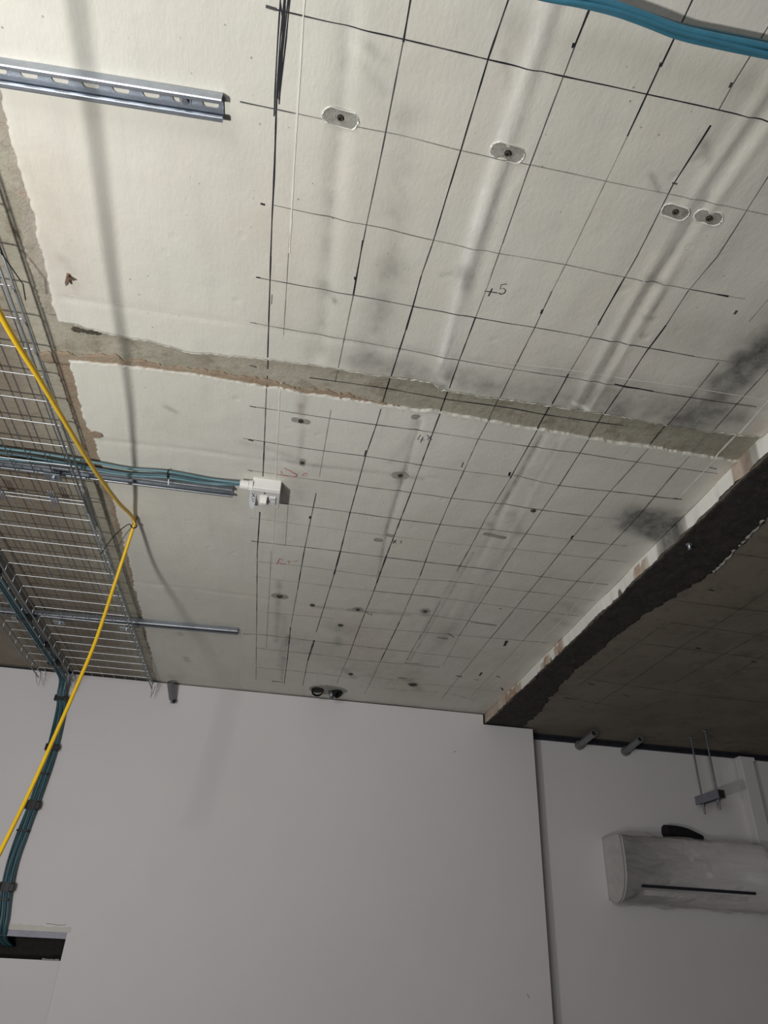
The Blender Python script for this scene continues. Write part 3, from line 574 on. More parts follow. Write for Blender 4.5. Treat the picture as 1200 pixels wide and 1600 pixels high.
for p, w in [([q5(890, 265), q5(970, 300), q5(1055, 345)], 0.0034), ([q5(830, 350), q5(870, 330), q5(845, 305)], 0.0022), ([q5(830, 352), q5(900, 358), q5(960, 370)], 0.0030), ([q5(960, 372), q5(1050, 382), q5(1068, 345)], 0.0036), ([q5(1130, 362), q5(1160, 335), q5(1200, 330)], 0.0026), ([q5(1130, 366), q5(1195, 357)], 0.0020), ([q5(1010, 380), q5(1040, 372)], 0.0030),
             ([q2(150, 860), q2(163, 835), q2(180, 842)], 0.0034), ([q2(152, 850), q2(172, 858), q2(192, 858)], 0.0034), ([q2(205, 858), q2(200, 845), q2(216, 850)], 0.0030), ([q2(225, 848), q2(242, 845)], 0.0034)]:
    strip('red_mark', p, w, 'red', seed=5)
for p, w in [([(476, -10), (465, 165), (457, 300), (452, 395)], 0.0032), ([(438, 600), (432, 713), (429, 797), (424, 888)], 0.0026), ([(1204, 622), (1150, 683), (1060, 778)], 0.0070), ([(947, 891), (874, 972), (771, 1077)], 0.0045), ([(760, 562), (888, 578), (976, 591), (1080, 604), (1200, 625)], 0.0022), ([(110, 461), (160, 470)], 0.0022), ([(180, 474), (300, 492), (380, 503)], 0.0026), ([(380, 503), (400, 506)], 0.0030)]:
    strip('filler_seam', p, w, 'chalk', lift=0.0011, seed=9)
SOF = [([(1069, 1007), (1000, 1055), (930, 1101)], 0.006), ([(1200, 922), (1112, 981), (1069, 1007)], 0.005), ([(1200, 983), (1120, 1028), (1054, 1067)], 0.005), ([(1062, 939), (1154, 951), (1200, 956)], 0.004), ([(1047, 972), (1200, 995)], 0.004), ([(1000, 1005), (1120, 1020), (1200, 1030)], 0.004), ([(925, 1062), (1080, 1085), (1200, 1098)], 0.004), ([(1030, 980), (960, 1030), (905, 1070)], 0.005), ([(1200, 1020), (1130, 1062)], 0.004), ([(1110, 860), (1200, 872)], 0.004), ([(880, 1090), (990, 1108)], 0.004)]
for i, (p, w) in enumerate(SOF): strip('drawn_line', p, w, 'sofline', z=ZS, seed=i, lift=0.0008)
for p, w in [((925, 1069), .02), ((980, 1087), .016), ((888, 1091), .014), ((1091, 1013), .03), ((1178, 1034), .02), ((1112, 922), .02), ((922, 1068), .012)]:
    strip('dark_fleck', [(p[0] - 4, p[1] - 1), (p[0] + 4, p[1] + 1)], w * 0.3, 'hole', z=ZS, lift=0.001)

# ------------------------------------------------------------------ cut-outs with old fixing holes
def fixing(px, a, b, ang=0.0, rim=True, hole=0.006, base='patch', seed=0):
    c = C(*px, ZC - TH); e = bpy.data.objects.new('fixing_cutout', None); e.empty_display_size = 0.02; COL.objects.link(e); e.parent = ceiling
    z0 = float(surf_z(c.x, c.y)) - 0.0006; n = 36; R_ = Matrix.Rotation(ang, 2)
    def ring(k, z, sd):
        out = []
        for i in range(n):
            t = 2 * math.pi * i / n; ct, st = math.cos(t), math.sin(t)
            if a > b: x = (a - b) * math.copysign(1, ct) + b * ct; y = b * st
            else: x = a * ct; y = (b - a) * math.copysign(1, st) + a * st
            j = 1 + 0.05 * float(n1(i * 0.9, sd + 60)); v = R_ @ Vector((x * j, y * j)); L = v.length or 1
            v = v + v / L * k; out.append((c.x + v.x, c.y + v.y, float(surf_z(c.x + v.x, c.y + v.y)) - 0.0010 + z))
        return out
    rb_ = ring(0, 0.0, seed); rc_ = [((p[0] + c.x) / 2, (p[1] + c.y) / 2, float(surf_z((p[0] + c.x) / 2, (p[1] + c.y) / 2)) - 0.0010) for p in rb_]
    mesh_obj('cutout_base', rb_ + rc_ + [(c.x, c.y, z0 - 0.0004)], [(i, (i + 1) % n, n + (i + 1) % n, n + i) for i in range(n)] + [(n + i, n + (i + 1) % n, 2 * n) for i in range(n)], base, e)
    if rim:
        r0, r1, r2 = ring(-0.0008, -0.0002, seed), ring(0.0008, -0.0016, seed + 1), ring(0.0016, 0.0009, seed + 2)
        fs = []
        for i in range(n):
            i2 = (i + 1) % n
            fs += [(i, i2, n + i2, n + i), (n + i, n + i2, 2 * n + i2, 2 * n + i)]
        mesh_obj('plaster_rim', r0 + r1 + r2, fs, 'chalk', e)
    if hole:
        vv, ff = tube_data([(c.x, c.y, z0 + 0.0002), (c.x, c.y, z0 - 0.0016)], hole, 12); mesh_obj('fixing_hole', vv, ff, 'hole', e)
        if hole > 0.005: hollow_pipe('anchor_sleeve', (c.x, c.y, z0), (c.x, c.y, z0 - 0.0045), hole * 0.75, hole * 0.5, 'scab', e, 12)
fixing((532, 185), 0.031, 0.0145, 0.04, seed=1); fixing((793, 237), 0.031, 0.0145, 0.10, seed=3)
fixing((1055, 330), 0.027, 0.013, 0.08, seed=5); fixing((1107, 339), 0.027, 0.013, 0.02, seed=7)
fixing((470, 657), 0.026, 0.010, 0.05, False, 0.007, seed=9); fixing((472, 722), 0.009, 0.018, 0.0, False, 0.006, seed=11)
fixing((625, 743), 0.026, 0.017, 0.0, False, 0.007, seed=13); fixing((437, 931), 0.034, 0.020, 0.1, False, 0.012, seed=15)
fixing((773, 837), 0.042, 0.009, 0.12, False, 0.0, seed=17); fixing((645, 1069), 0.028, 0.020, 0.1, False, 0.020, seed=19)
fixing((649, 652), 0.012, 0.010, 0, False, 0.0, seed=21); fixing((591, 843), 0.016, 0.011, 0, False, 0.0, seed=23); fixing((609, 836), 0.014, 0.009, 0, False, 0.0, seed=24)
fixing((488, 945), 0.010, 0.012, 0, False, 0.009, seed=25); fixing((833, 797), 0.010, 0.008, 0, False, 0.007, seed=27); fixing((532, 977), 0.014, 0.012, 0, False, 0.010, seed=29)
fixing((548, 1053), 0.012, 0.014, 0, False, 0.011, seed=31); fixing((559, 952), 0.022, 0.02, 0, False, 0.008, seed=33); fixing((664, 955), 0.020, 0.02, 0, False, 0.008, seed=35); fixing((629, 1059), 0.024, 0.012, 0, False, 0.0, seed=37)

# ------------------------------------------------------------------ slotted strut channels on the ceiling
def strut(xa, xb, y0, slope, label, bolts, z=ZC - TH, mt='galv'):
    w, d, t, lip = 0.0413, 0.0206, 0.0022, 0.0095
    e = empty('strut_channel', label, 'channel', 'slotted steel channels across the ceiling')
    e.location = (xb, y0, z - d); e.rotation_euler = (0, 0, math.atan(slope))
    L = xb - xa
    # profile (y, z) from the open side, relative to the lower edge
    prof = [(-w / 2 + lip, 0.006), (-w / 2 + lip, 0.0012), (-w / 2 + lip - 0.0012, 0.0), (-w / 2 + 0.003, 0.0), (-w / 2 + 0.0009, 0.0009), (-w / 2, 0.003), (-w / 2, d - 0.0004)]
    prof2 = [(-y, zz) for y, zz in prof]
    for nm, pr in (('channel_side', prof), ('channel_side', prof2)):
        vv, ff = [], []
        s = 1 if pr[3][0] < 0 else -1
        inner = [(pr[0][0] - s * t * 0.7, pr[0][1]), (pr[0][0] - s * t * 0.7, t), (pr[5][0] + s * t, t), (pr[6][0] + s * t, pr[6][1])]
        loop = pr + inner[::-1]; n = len(loop)
        for x in (-L, 0.0):
            for (y, zz) in loop: vv.append((x, y, zz))
        for i in range(n):
            i2 = (i + 1) % n; ff.append((i, i2, n + i2, n + i))
        ff += [tuple(range(n)), tuple(range(2 * n - 1, n - 1, -1))]
        mesh_obj(nm, vv, ff, mt, e)
    # web with oblong slots
    pitch, sl, sw = 0.05, 0.014, 0.0068; vv, ff = [], []; k = 0; yh = w / 2 - t
    zt, zb = d - 0.0004, d - t
    x = 0.0
    def ringpts(cx, z):
        o = []
        for i in range(16):
            a = 2 * math.pi * (i + 0.5) / 16; ca, sa = math.cos(a), math.sin(a)
            o.append((cx + (sl - sw) * (1 if ca > 0 else -1) + sw * ca, sw * sa, z))
        return o
    def outer(cx, z):
        o = []
        for i in range(16):
            a = 2 * math.pi * (i + 0.5) / 16; ca, sa = math.cos(a), math.sin(a); m = max(abs(ca) / (pitch / 2), abs(sa) / yh)
            o.append((cx + ca / m, sa / m, z))
        # snap corners
        for i in (1, 2, 5, 6, 9, 10, 13, 14): pass
        return o
    cx = -0.022
    mesh_w = []
    while cx > -L - pitch:
        b0 = len(vv); vv += ringpts(cx, zb) + outer(cx, zb) + ringpts(cx, zt)
        for i in range(16):
            i2 = (i + 1) % 16
            ff.append((b0 + i, b0 + i2, b0 + 16 + i2, b0 + 16 + i)); ff.append((b0 + i, b0 + i2, b0 + 32 + i2, b0 + 32 + i))
        # the four corner triangles of the cell
        for sx, sy in ((1, 1), (-1, 1), (-1, -1), (1, -1)):
            q = len(vv); vv.append((cx + sx * pitch / 2, sy * yh, zb))
            cand = sorted(range(16), key=lambda i: (vv[b0 + 16 + i][0] - cx - sx * pitch / 2) ** 2 + (vv[b0 + 16 + i][1] - sy * yh) ** 2)
            onx = [i for i in cand if abs(abs(vv[b0 + 16 + i][0] - cx) - pitch / 2) < 1e-6][0]; ony = [i for i in cand if abs(abs(vv[b0 + 16 + i][1]) - yh) < 1e-6][0]
            ff.append((q, b0 + 16 + onx, b0 + 16 + ony))
        cx -= pitch
    vv = [(min(a, 0.0), b, c) for a, b, c in vv]
    mesh_obj('slotted_web', vv, ff, mt, e)
    for bx in bolts:
        vv, ff = tube_data([(bx, 0, d - t), (bx, 0, d - t - 0.002)], 0.010, 16); wsh = mesh_obj('washer', vv, ff, 'galv', e)
        vv, ff = tube_data([(bx, 0, d - t - 0.002), (bx, 0, d - t - 0.008)], 0.006, 6); mesh_obj('bolt_head', vv, ff, 'galvdark', wsh)
    return e
strut(-1.6, -0.2035, 0.704, -0.042, 'bright slotted steel channel end nearest the camera, upper left of ceiling', [-0.064])
strut(-1.7, -0.181, 1.884, -0.016, 'steel channel beside teal cables, its end next to the white outlet box', [-0.02], mt='galvdark')
strut(-1.9, -0.155, 2.976, -0.058, 'steel channel across ceiling nearest the far wall', [-0.02], mt='galvdark')

# ------------------------------------------------------------------ wire basket trays (mounted upside down, sides hanging)
ZT = ZC - 0.043; SH = 0.032; RW_ = 0.0018; SKEW = 0.0285
def tx(x_at, y): return x_at + SKEW * (y - 3.0)
def basket(name, label, xl, xr, y_first, y_last, n, ends, group, longs, ya, yb):
    e = empty(name, label, 'cable tray', group); e.location = (tx((xl + xr) / 2, (ya + yb) / 2), (ya + yb) / 2, ZT)
    inv = Matrix.Translation(-Vector(e.location))
    def T(pts): return [inv @ Vector(p) for p in pts]
    rad = 0.007
    # cross wires share one mesh
    proto = None
    for k in range(n):
        y = y_first + (y_last - y_first) * k / max(1, n - 1)
        if proto is None:
            a, b = tx(xl, 0) - tx(xl, 0), xr - xl
            pts = [(0, 0, -SH), (0, 0, -rad)] + [(rad - rad * math.cos(t), 0, -rad + rad * math.sin(t)) for t in (0.4, 0.8, 1.2)] + [(rad, 0, 0), (b - rad, 0, 0)] + [(b - rad + rad * math.sin(t), 0, -rad + rad * math.cos(t)) for t in (0.4, 0.8, 1.2)] + [(b, 0, -rad), (b, 0, -SH)]
            proto = tube('cross_wire', pts, RW_, 'wire', e, 6); o = proto
        else:
            o = proto.copy(); COL.objects.link(o); o.parent = e
        o.location = Vector((tx(xl, y), y, ZT)) - Vector(e.location)
        o.rotation_euler = (0, 0, -0.012)
    zs = [(xl + (xr - xl) * (i + 0.5) / longs, RW_ * 1.8) for i in range(longs)]
    for x, dz in zs:
        tube('long_wire', T([(tx(x, ya), ya, ZT + dz), (tx(x, yb), yb, ZT + dz)]), RW_ * 0.9, 'galvdark', e, 6)
    for x, s in ((xl, -1), (xr, 1)):
        for dz in (-0.004, -SH):
            tube('side_rail', T([(tx(x + s * RW_ * 1.8, ya), ya, ZT + dz), (tx(x + s * RW_ * 1.8, yb), yb, ZT + dz)]), RW_ * 1.6, 'rail', e, 6)
        if ends:   # looped ends below the last cross wire
            q = [(tx(x, yb - 0.03), yb - 0.03, ZT - 0.004), (tx(x, yb), yb, ZT - 0.006), (tx(x, yb) + 0.003, yb + 0.012, ZT - 0.035), (tx(x, yb) + 0.004, yb + 0.014, ZT - 0.075), (tx(x, yb) + s * 0.012, yb + 0.010, ZT - 0.045), (tx(x, yb) + s * 0.018, yb - 0.01, ZT - 0.02)]
            tube('end_loop', T(q), RW_, 'galvdark', e, 6)
    return e, T
GT = 'wire basket trays under the ceiling'
t1, T1 = basket('cable_tray', 'wire basket cable tray section at left edge of photo, nearer the camera', -0.970, -0.594, 0.885, 2.019, 13, False, GT, 7, 0.80, 2.026)
t2, T2 = basket('cable_tray', 'wire basket cable tray section reaching the far wall behind the yellow cable', -0.970, -0.594, 2.040, 3.640, 18, True, GT, 7, 2.031, 3.705)
t3, T3 = basket('cable_tray', 'narrow wire basket tray at the far left, left of the blue cable bundle', -1.135, -1.012, 2.040, 3.640, 18, True, GT, 3, 2.00, 3.700)
def clamp(parent, T, x, y):
    bm = bmesh.new(); c = T([(x, y, ZT - 0.006)])[0]
    add_box(bm, c - Vector((0.024, 0.017, 0.0015)), c + Vector((0.024, 0.017, 0.0015)), Matrix.Rotation(-0.03, 3, 'Z'), c, 0.001)
    pl = bm_obj('clamp_plate', bm, 'galvdark', parent)
    v, f = tube_data([c + Vector((0.004, 0, -0.0015)), c + Vector((0.004, 0, -0.0075))], 0.0065, 6); mesh_obj('bolt_head', v, f, 'galv', pl)
    v, f = tube_data([c + Vector((0.004, 0, 0)), c + Vector((0.004, 0, 0.028))], 0.003, 8); mesh_obj('bolt_shank', v, f, 'galv', pl)
clamp(t1, T1, -0.705, 1.888); clamp(t2, T2, -0.625, 3.01); clamp(t2, T2, -0.90, 3.02); clamp(t3, T3, -1.07, 3.03)
# splice plates along the joint of the two sections
for zz in (-0.006, -0.024):
    a = T2([(tx(-0.594, 1.93) + 0.008, 1.93, ZT + zz), (tx(-0.594, 2.14) + 0.008, 2.14, ZT + zz)])
    bm = bmesh.new(); add_box(bm, (a[0].x - 0.002, a[0].y, a[0].z - 0.006), (a[0].x + 0.002, a[1].y, a[0].z + 0.006)); bm_obj('splice_plate', bm, 'galvdark', t2)
for x in (-0.93, -0.86, -0.70):
    a = T2([(tx(x, 1.975), 1.972, ZT - 0.003), (tx(x, 2.06), 2.062, ZT - 0.003)])
    for dx in (-0.008, 0.0, 0.008): tube('splice_clip', [a[0] + Vector((dx, 0, 0)), a[1] + Vector((dx, 0, 0))], 0.002, 'galv', t2, 6)
    bm = bmesh.new(); m_ = (a[0] + a[1]) / 2; add_box(bm, m_ - Vector((0.013, 0.006, 0.004)), m_ + Vector((0.013, 0.006, -0.001))); bm_obj('splice_clip', bm, 'galv', t2)

# ------------------------------------------------------------------ blue data cable bundle: along the tray, down the wall, into the opening
bund = empty('data_cable_bundle', 'bundle of dark blue data cables strapped together running down the left wall', 'cable bundle'); bund.location = (-1.0, YW - 0.02, 1.6)
io = -Vector(bund.location)
route = [(-1.060, 1.7, ZT - 0.012), (-1.045, 2.4, ZT - 0.014), (-1.030, 2.9, ZT - 0.018), (-1.012, 3.35, ZT - 0.020), (-1.006, 3.60, ZT - 0.018), (-1.004, 3.715, ZT - 0.035), (-1.004, 3.752, ZT - 0.09)]
route += [tuple(W(a, b, YW - 0.020)) for a, b in ((95, 1110), (83, 1165), (74, 1195), (50, 1262), (34, 1305), (19, 1350), (10, 1390), (5, 1430))]
route += [(-0.975, YW - 0.010, 1.600), (-0.972, YW + 0.035, 1.565), (-0.955, YW + 0.09, 1.545)]
cr = 0.0034; k = 0
for r in range(2):
    for c in range(7):
        pts = []
        for i, p in enumerate(route):
            p = Vector(p); f = min(1.0, max(0.0, (i - 3) / 4.0))
            ox = (c - 3) * cr * 2.02 * (0.55 + 0.45 * f) + 0.0016 * math.sin(i * 1.9 + k * 2.1)
            oz = (r - 0.5) * cr * 1.9 + (0.004 * ((c % 2) - 0.5)) * (1 - f)
            if i <= 4: pts.append(p + Vector((ox * 0.75, 0, oz + (c - 3) * 0.0022)))
            elif i <= 6: pts.append(p + Vector((ox, oz * -0.7, oz * 0.4)))
            else: pts.append(p + Vector((ox, -oz, 0)))
        tube('data_cable', [q + io for q in smooth_path(pts, 5)], cr, 'teal' if k % 3 else 'teal2', bund, 6); k += 1
def strap(pos, axis, w, hw, hd, mat='black'):
    """flat band round the bundle: hw = half width across, hd = half depth"""
    pos = Vector(pos); t = Vector(axis).normalized()
    if abs(t.z) > 0.6: u = Vector((1, 0, 0)) - t * t.x; u.normalize(); v = t.cross(u)
    else: u = Vector((1, 0, 0)); v = t.cross(u).normalized()
    n = 16; vv, ff = [], []
    for s in (-1, 1):
        for kk in range(n):
            a = 2 * math.pi * kk / n; ca, sa = math.cos(a), math.sin(a)
            vv.append(pos + t * (s * w) + u * hw * math.copysign(abs(ca) ** 0.6, ca) + v * hd * math.copysign(abs(sa) ** 0.6, sa))
    for kk in range(n): ff.append((kk, (kk + 1) % n, n + (kk + 1) % n, n + kk))
    ff += [tuple(range(n)), tuple(range(2 * n - 1, n - 1, -1))]
    return mesh_obj('strap', [x + io for x in vv], ff, mat, bund)
def near_route(px):
    p = W(*px, YW - 0.020); return p
for px, w in (((95, 1091), 0.013), ((81, 1168), 0.015), ((51, 1258), 0.019), ((10, 1386), 0.018)):
    p = near_route(px); s = strap(p, (0.03, 0, 1), w, 0.031, 0.014)
    bmx = bmesh.new(); q = p + io; add_box(bmx, q + Vector((0.014, -0.019, -w)), q + Vector((0.036, -0.008, w * 0.8)), None, None, 0.003); bm_obj('strap_tail', bmx, 'black', s)
for px in ((68, 1209), (36, 1298), (5, 1405)): strap(near_route(px), (0.03, 0, 1), 0.004, 0.028, 0.0125)
for y, x in ((2.55, -1.040), (2.98, -1.027), (3.28, -1.015), (3.50, -1.010)): strap((x, y, ZT - 0.018), (0.02, 1, 0), 0.012, 0.028, 0.016)

# ------------------------------------------------------------------ teal cables along the second channel, into the outlet box
feed = empty('cable_run', 'pair of teal cables following the channel into the white outlet box', 'cables'); feed.location = (-0.5, 1.82, ZC - 0.02); io2 = -Vector(feed.location)
fz = ZC - 0.022
paths = [[(-60, 692), (0, 700), (60, 708), (145, 722), (200, 732), (262, 737), (330, 749), (378, 757)],
         [(-60, 700), (0, 707), (60, 716), (145, 731), (200, 740), (262, 743), (330, 754), (378, 760)],
         [(-60, 715), (0, 717), (60, 722), (110, 727), (150, 735), (205, 743), (262, 746), (330, 756), (378, 762)]]
for i, pl in enumerate(paths):
    pts = [C(a, b, fz - 0.003 * i) for a, b in pl]
    pts[-1] = Vector((-0.150, 1.812 + 0.004 * i, ZC - 0.030))
    tube('data_cable', [q + io2 for q in smooth_path(pts, 6)], 0.0040, ('teal2', 'teal', 'teal2')[i], feed, 8)
c = C(263, 741, fz) + io2
v, f = tube_data([c + Vector((0, -0.015, -0.007)), c + Vector((0, 0, -0.011)), c + Vector((0, 0.015, -0.008)), c + Vector((0.001, 0.02, 0.004)), c + Vector((0.001, 0, 0.008)), c + Vector((0.001, -0.018, 0.005)), c + Vector((0, -0.015, -0.007))], 0.002, 6); mesh_obj('cable_tie', v, f, 'black', feed)
v, f = tube_data([c + Vector((0.002, 0.012, -0.010)), c + Vector((0.004, 0.018, -0.026))], 0.0016, 6); mesh_obj('cable_tie', v, f, 'white', feed)

# ------------------------------------------------------------------ white surface outlet box on the ceiling
bx0, bx1, by0, by1 = -0.122, -0.037, 1.806, 1.890; zb = ZC - TH; zd = zb - 0.046
ob = empty('outlet_box', 'white surface-mounted data outlet box on the ceiling grid', 'outlet box'); ob.location = ((bx0 + bx1) / 2, (by0 + by1) / 2, zb); io3 = -Vector(ob.location)
def bx(name, lo, hi, mat, parent, bev=0.0, rot=None):
    bm = bmesh.new(); add_box(bm, Vector(lo) + io3, Vector(hi) + io3, rot, None, bev); return bm_obj(name, bm, mat, parent)
bx('back_box', (bx0, by0, zd + 0.008), (bx1, by1, zb + 0.003), 'white', ob, 0.003)
fp_ = bx('face_plate', (bx0 - 0.0005, by0 - 0.0005, zd), (bx1 + 0.0005, by1 + 0.0005, zd + 0.0075), 'greyplastic', ob, 0.002)
bx('module', (bx0 + 0.026, by0 + 0.022, zd - 0.004), (bx0 + 0.050, by0 + 0.062, zd + 0.001), 'white', fp_, 0.001)
bx('module', (bx0 + 0.054, by0 + 0.022, zd - 0.004), (bx0 + 0.074, by0 + 0.062, zd + 0.001), 'white', fp_, 0.001)
fl = bx('socket_flap', (bx0 + 0.028, by0 + 0.024, zd - 0.022), (bx0 + 0.048, by0 + 0.036, zd - 0.002), 'white', fp_, 0.001, Matrix.Rotation(0.5, 3, 'X'))
bx('socket_flap', (bx0 + 0.028, by0 + 0.042, zd - 0.016), (bx0 + 0.048, by0 + 0.056, zd - 0.002), 'greyplastic', fp_, 0.001, Matrix.Rotation(0.5, 3, 'X'))
bx('socket_port', (bx0 + 0.057, by0 + 0.026, zd - 0.0046), (bx0 + 0.071, by0 + 0.038, zd - 0.0036), 'label', fp_); bx('socket_port', (bx0 + 0.057, by0 + 0.046, zd - 0.0046), (bx0 + 0.071, by0 + 0.058, zd - 0.0036), 'label', fp_)
v, f = tube_data([Vector((bx0 + 0.040, by0 + 0.009, zd)) + io3, Vector((bx0 + 0.040, by0 + 0.009, zd - 0.001)) + io3], 0.003, 10); mesh_obj('screw', v, f, 'hole', fp_)
gy = by0 + 0.010; gz = ZC - 0.033
def ring_tube(name, x0, x1, r, sides, mat='white', parent=ob):
    v, f = tube_data([Vector((x0, gy, gz)) + io3, Vector((x1, gy, gz)) + io3], r, sides); return mesh_obj(name, v, f, mat, parent)
gl = ring_tube('cable_gland', bx0 - 0.010, bx0 + 0.002, 0.0165, 10); ring_tube('gland_nut', bx0 - 0.036, bx0 - 0.011, 0.0140, 18, 'white', gl)
# hanging label tag with handwriting
tg = [(bx0 - 0.003, by0 + 0.012, zd + 0.004), (bx0 + 0.015, by0 + 0.012, zd + 0.003), (bx0 + 0.014, by0 + 0.052, zd - 0.012), (bx0 + 0.010, by0 + 0.075, zd - 0.020), (bx0 - 0.001, by0 + 0.068, zd - 0.018), (bx0 - 0.004, by0 + 0.050, zd - 0.011)]
tg = [Vector(p) + io3 for p in tg]; t2_ = [p + Vector((0, 0.0004, 0.0008)) for p in tg]
lab = mesh_obj('label_tag', tg + t2_, [(0, 1, 2, 5), (5, 2, 3, 4), (6, 11, 8, 7), (11, 10, 9, 8)] + [(i, (i + 1) % 6, 6 + (i + 1) % 6, 6 + i) for i in range(6)], 'label', ob)
for a, b in (((0.002, 0.018), (0.012, 0.030)), ((0.011, 0.018), (0.003, 0.030)), ((0.003, 0.035), (0.012, 0.038)), ((0.004, 0.042), (0.011, 0.046))):
    za = lambda yy: zd + 0.0015 - 0.016 * max(0, (yy - 0.012)) / 0.04
    v, f = tube_data([Vector((bx0 + a[0], by0 + a[1], za(a[1]))) + io3, Vector((bx0 + b[0], by0 + b[1], za(b[1]))) + io3], 0.0007, 4); mesh_obj('handwriting', v, f, 'ink', lab)

# ------------------------------------------------------------------ yellow cable hung from a nail
nail = C(213, 806)
ypts = [(-0.575, 0.20, ZC - 0.375), (-0.563, 0.65, ZC - 0.330), (-0.5558, 1.0013, ZC - 0.285), (-0.5434, 1.2045, ZC - 0.249), (-0.5335, 1.407, ZC - 0.210), (-0.5283, 1.5824, ZC - 0.172), (-0.522, 1.7466, ZC - 0.1315), (-0.5149, 1.935, ZC - 0.0785), (-0.508, 2.060, ZC - 0.036), (-0.5035, 2.120, ZC - 0.0205), (-0.501, 2.138, ZC - 0.030)]
for a, b, yy in ((203, 840, 2.165), (180, 910, 2.25), (150, 1000, 2.28), (120, 1072, 2.28), (88, 1145, 2.27), (45, 1240, 2.25), (0, 1332, 2.22), (-50, 1432, 2.20)):
    ypts.append(tuple(W(a, b, yy)))
yc = tube('yellow_cable', smooth_path(ypts, 8), 0.0058, 'yellow', None, 12)
tag(yc, 'bright yellow cable hooked up to the ceiling and hanging across the left side', 'cable')
pt = Vector((-0.5013, 2.146, ZC - 0.034))
v, f = tube_data([pt + Vector((0.009 * math.cos(a), 0.006 * math.sin(a) * 0.6, 0.009 * math.sin(a))) for a in [i * math.pi / 6 for i in range(13)]], 0.0022, 6); tie = mesh_obj('cable_tie', v, f, 'black', yc, True)
tl = [pt + Vector((-0.006, 0, -0.006)), C(202, 819, ZC - 0.048), C(192, 825, ZC - 0.06), C(178, 838, ZC - 0.07), C(166, 853, ZC - 0.075), C(157, 866, ZC - 0.078)]
tube('tie_tail', smooth_path(tl, 5), [0.0016] * 26, 'black', tie, 6)
nl = tube('ceiling_hook', [(nail.x + 0.006, nail.y - 0.012, ZC - TH + 0.004), (nail.x + 0.006, nail.y - 0.012, ZC - TH - 0.010), (nail.x + 0.004, nail.y - 0.010, ZC - TH - 0.016), (nail.x - 0.001, nail.y + 0.004, ZC - TH - 0.022), (nail.x - 0.004, nail.y + 0.010, ZC - TH - 0.018)], 0.0030, 'rust', None, 8)
tag(nl, 'small rusty hook in the ceiling holding up the yellow cable', 'hook')
# rusty bracket end in the near panel
b0 = C(107, 430, ZC - TH); e = empty('nail_bracket', 'small bent rusty nail strap sticking out of the upper left ceiling', 'nail'); e.location = b0
bm = bmesh.new(); add_box(bm, (-0.004, -0.004, -0.0015), (0.004, 0.020, 0.0015), Matrix.Rotation(0.25, 3, 'Z') @ Matrix.Rotation(-0.5, 3, 'X'), (0, 0, 0), 0.0006); bm_obj('strap_end', bm, 'rust', e)
v, f = tube_data([Vector((0.001, -0.002, 0.003)), Vector((0.0, 0.0, -0.006)), Vector((0.012, 0.008, -0.004))], 0.0024, 6); mesh_obj('nail_shank', v, f, 'rust', e)
v, f = tube_data([Vector((-0.004, 0.016, -0.0115)), Vector((-0.004, 0.0162, -0.0135))], 0.0026, 10); mesh_obj('nail_head', v, f, 'galv', e)
# black tie tail poking from the tray rail
q = [C(-14, 352, ZC - 0.05), C(4, 398, ZC - 0.058), C(20, 421, ZC - 0.062), C(33, 440, ZC - 0.066), C(36, 444, ZC - 0.067), C(40, 469, ZC - 0.066)]
tag(tube('cable_tie_tail', q, 0.0013, 'black', None, 6), 'thin black cable tie tail sticking out from the tray at left edge', 'cable tie')
# ------------------------------------------------------------------ blue cables crossing the top right
oc = empty('overhead_cable_bundle', 'bundle of bright blue cables crossing the top right corner', 'cable bundle'); oc.location = C(1040, 40, ZC - 0.05); io4 = -Vector(oc.location)
base_ = [(760, -34), (850, -6), (905, 2), (960, 14), (1010, 30), (1060, 48), (1120, 62), (1200, 80), (1300, 104)]
for i, (dy, dz) in enumerate(((-8, 0.0), (-3, 0.007), (2, 0.0), (7, 0.004), (-9, 0.009))):
    pts = [C(a, b + dy * (1 if a > 900 else 0.7) + 2.5 * math.sin(a * 0.013 + i * 2), ZC - 0.046 + dz) for a, b in base_]
    tube('data_cable', [p + io4 for p in smooth_path(pts, 6)], 0.0047, ('blue', 'teal', 'blue', 'blue', 'teal')[i], oc, 8)

# ------------------------------------------------------------------ services at the far wall
def conduit(a, b, label, r=0.018, clip=True):
    a, b = Vector(a), Vector(b); e = empty('conduit_stub', label, 'pipe', 'grey pipe stubs at the top of the wall'); e.location = a; i_ = -a
    hollow_pipe('pipe', a + i_, b + i_, r, r * 0.78, 'pipe', e)
    t = (b - a).normalized()
    v, f = tube_data([b + i_ - t * 0.012, b + i_ - t * 0.010], r * 0.77, 16); mesh_obj('pipe_bore', v, f, 'hole', e)
    if clip: hollow_pipe('pipe_clip', a + i_ + t * 0.005, a + i_ + t * 0.025, r * 1.35, r * 1.0, 'pipe', e)
    return e
conduit((1.785, YR - 0.006, ZS - 0.045), (1.785, 3.68, ZS - 0.030), 'grey pipe stub above the recessed wall, nearer the boxed-out corner')
conduit((2.062, YR - 0.006, ZS - 0.055), (2.062, 3.70, ZS - 0.032), 'grey pipe stub above the recessed wall, nearer the threaded rods', 0.018)
e = conduit((-0.468, YW - 0.022, ZC - 0.098), (-0.488, YW - 0.085, ZC - 0.032), 'short grey pipe stub at wall head right of the tray', 0.017, False)
bm = bmesh.new(); add_box(bm, Vector((-0.008, -0.006, -0.018)), Vector((0.014, 0.022, 0.006)), None, None, 0.002); bm_obj('pipe_bracket', bm, 'pipe', e)
v, f = tube_data([Vector((0.012, -0.004, -0.012)), Vector((0.012, -0.012, -0.016))], 0.009, 10); mesh_obj('pipe_end', v, f, 'hole', e)
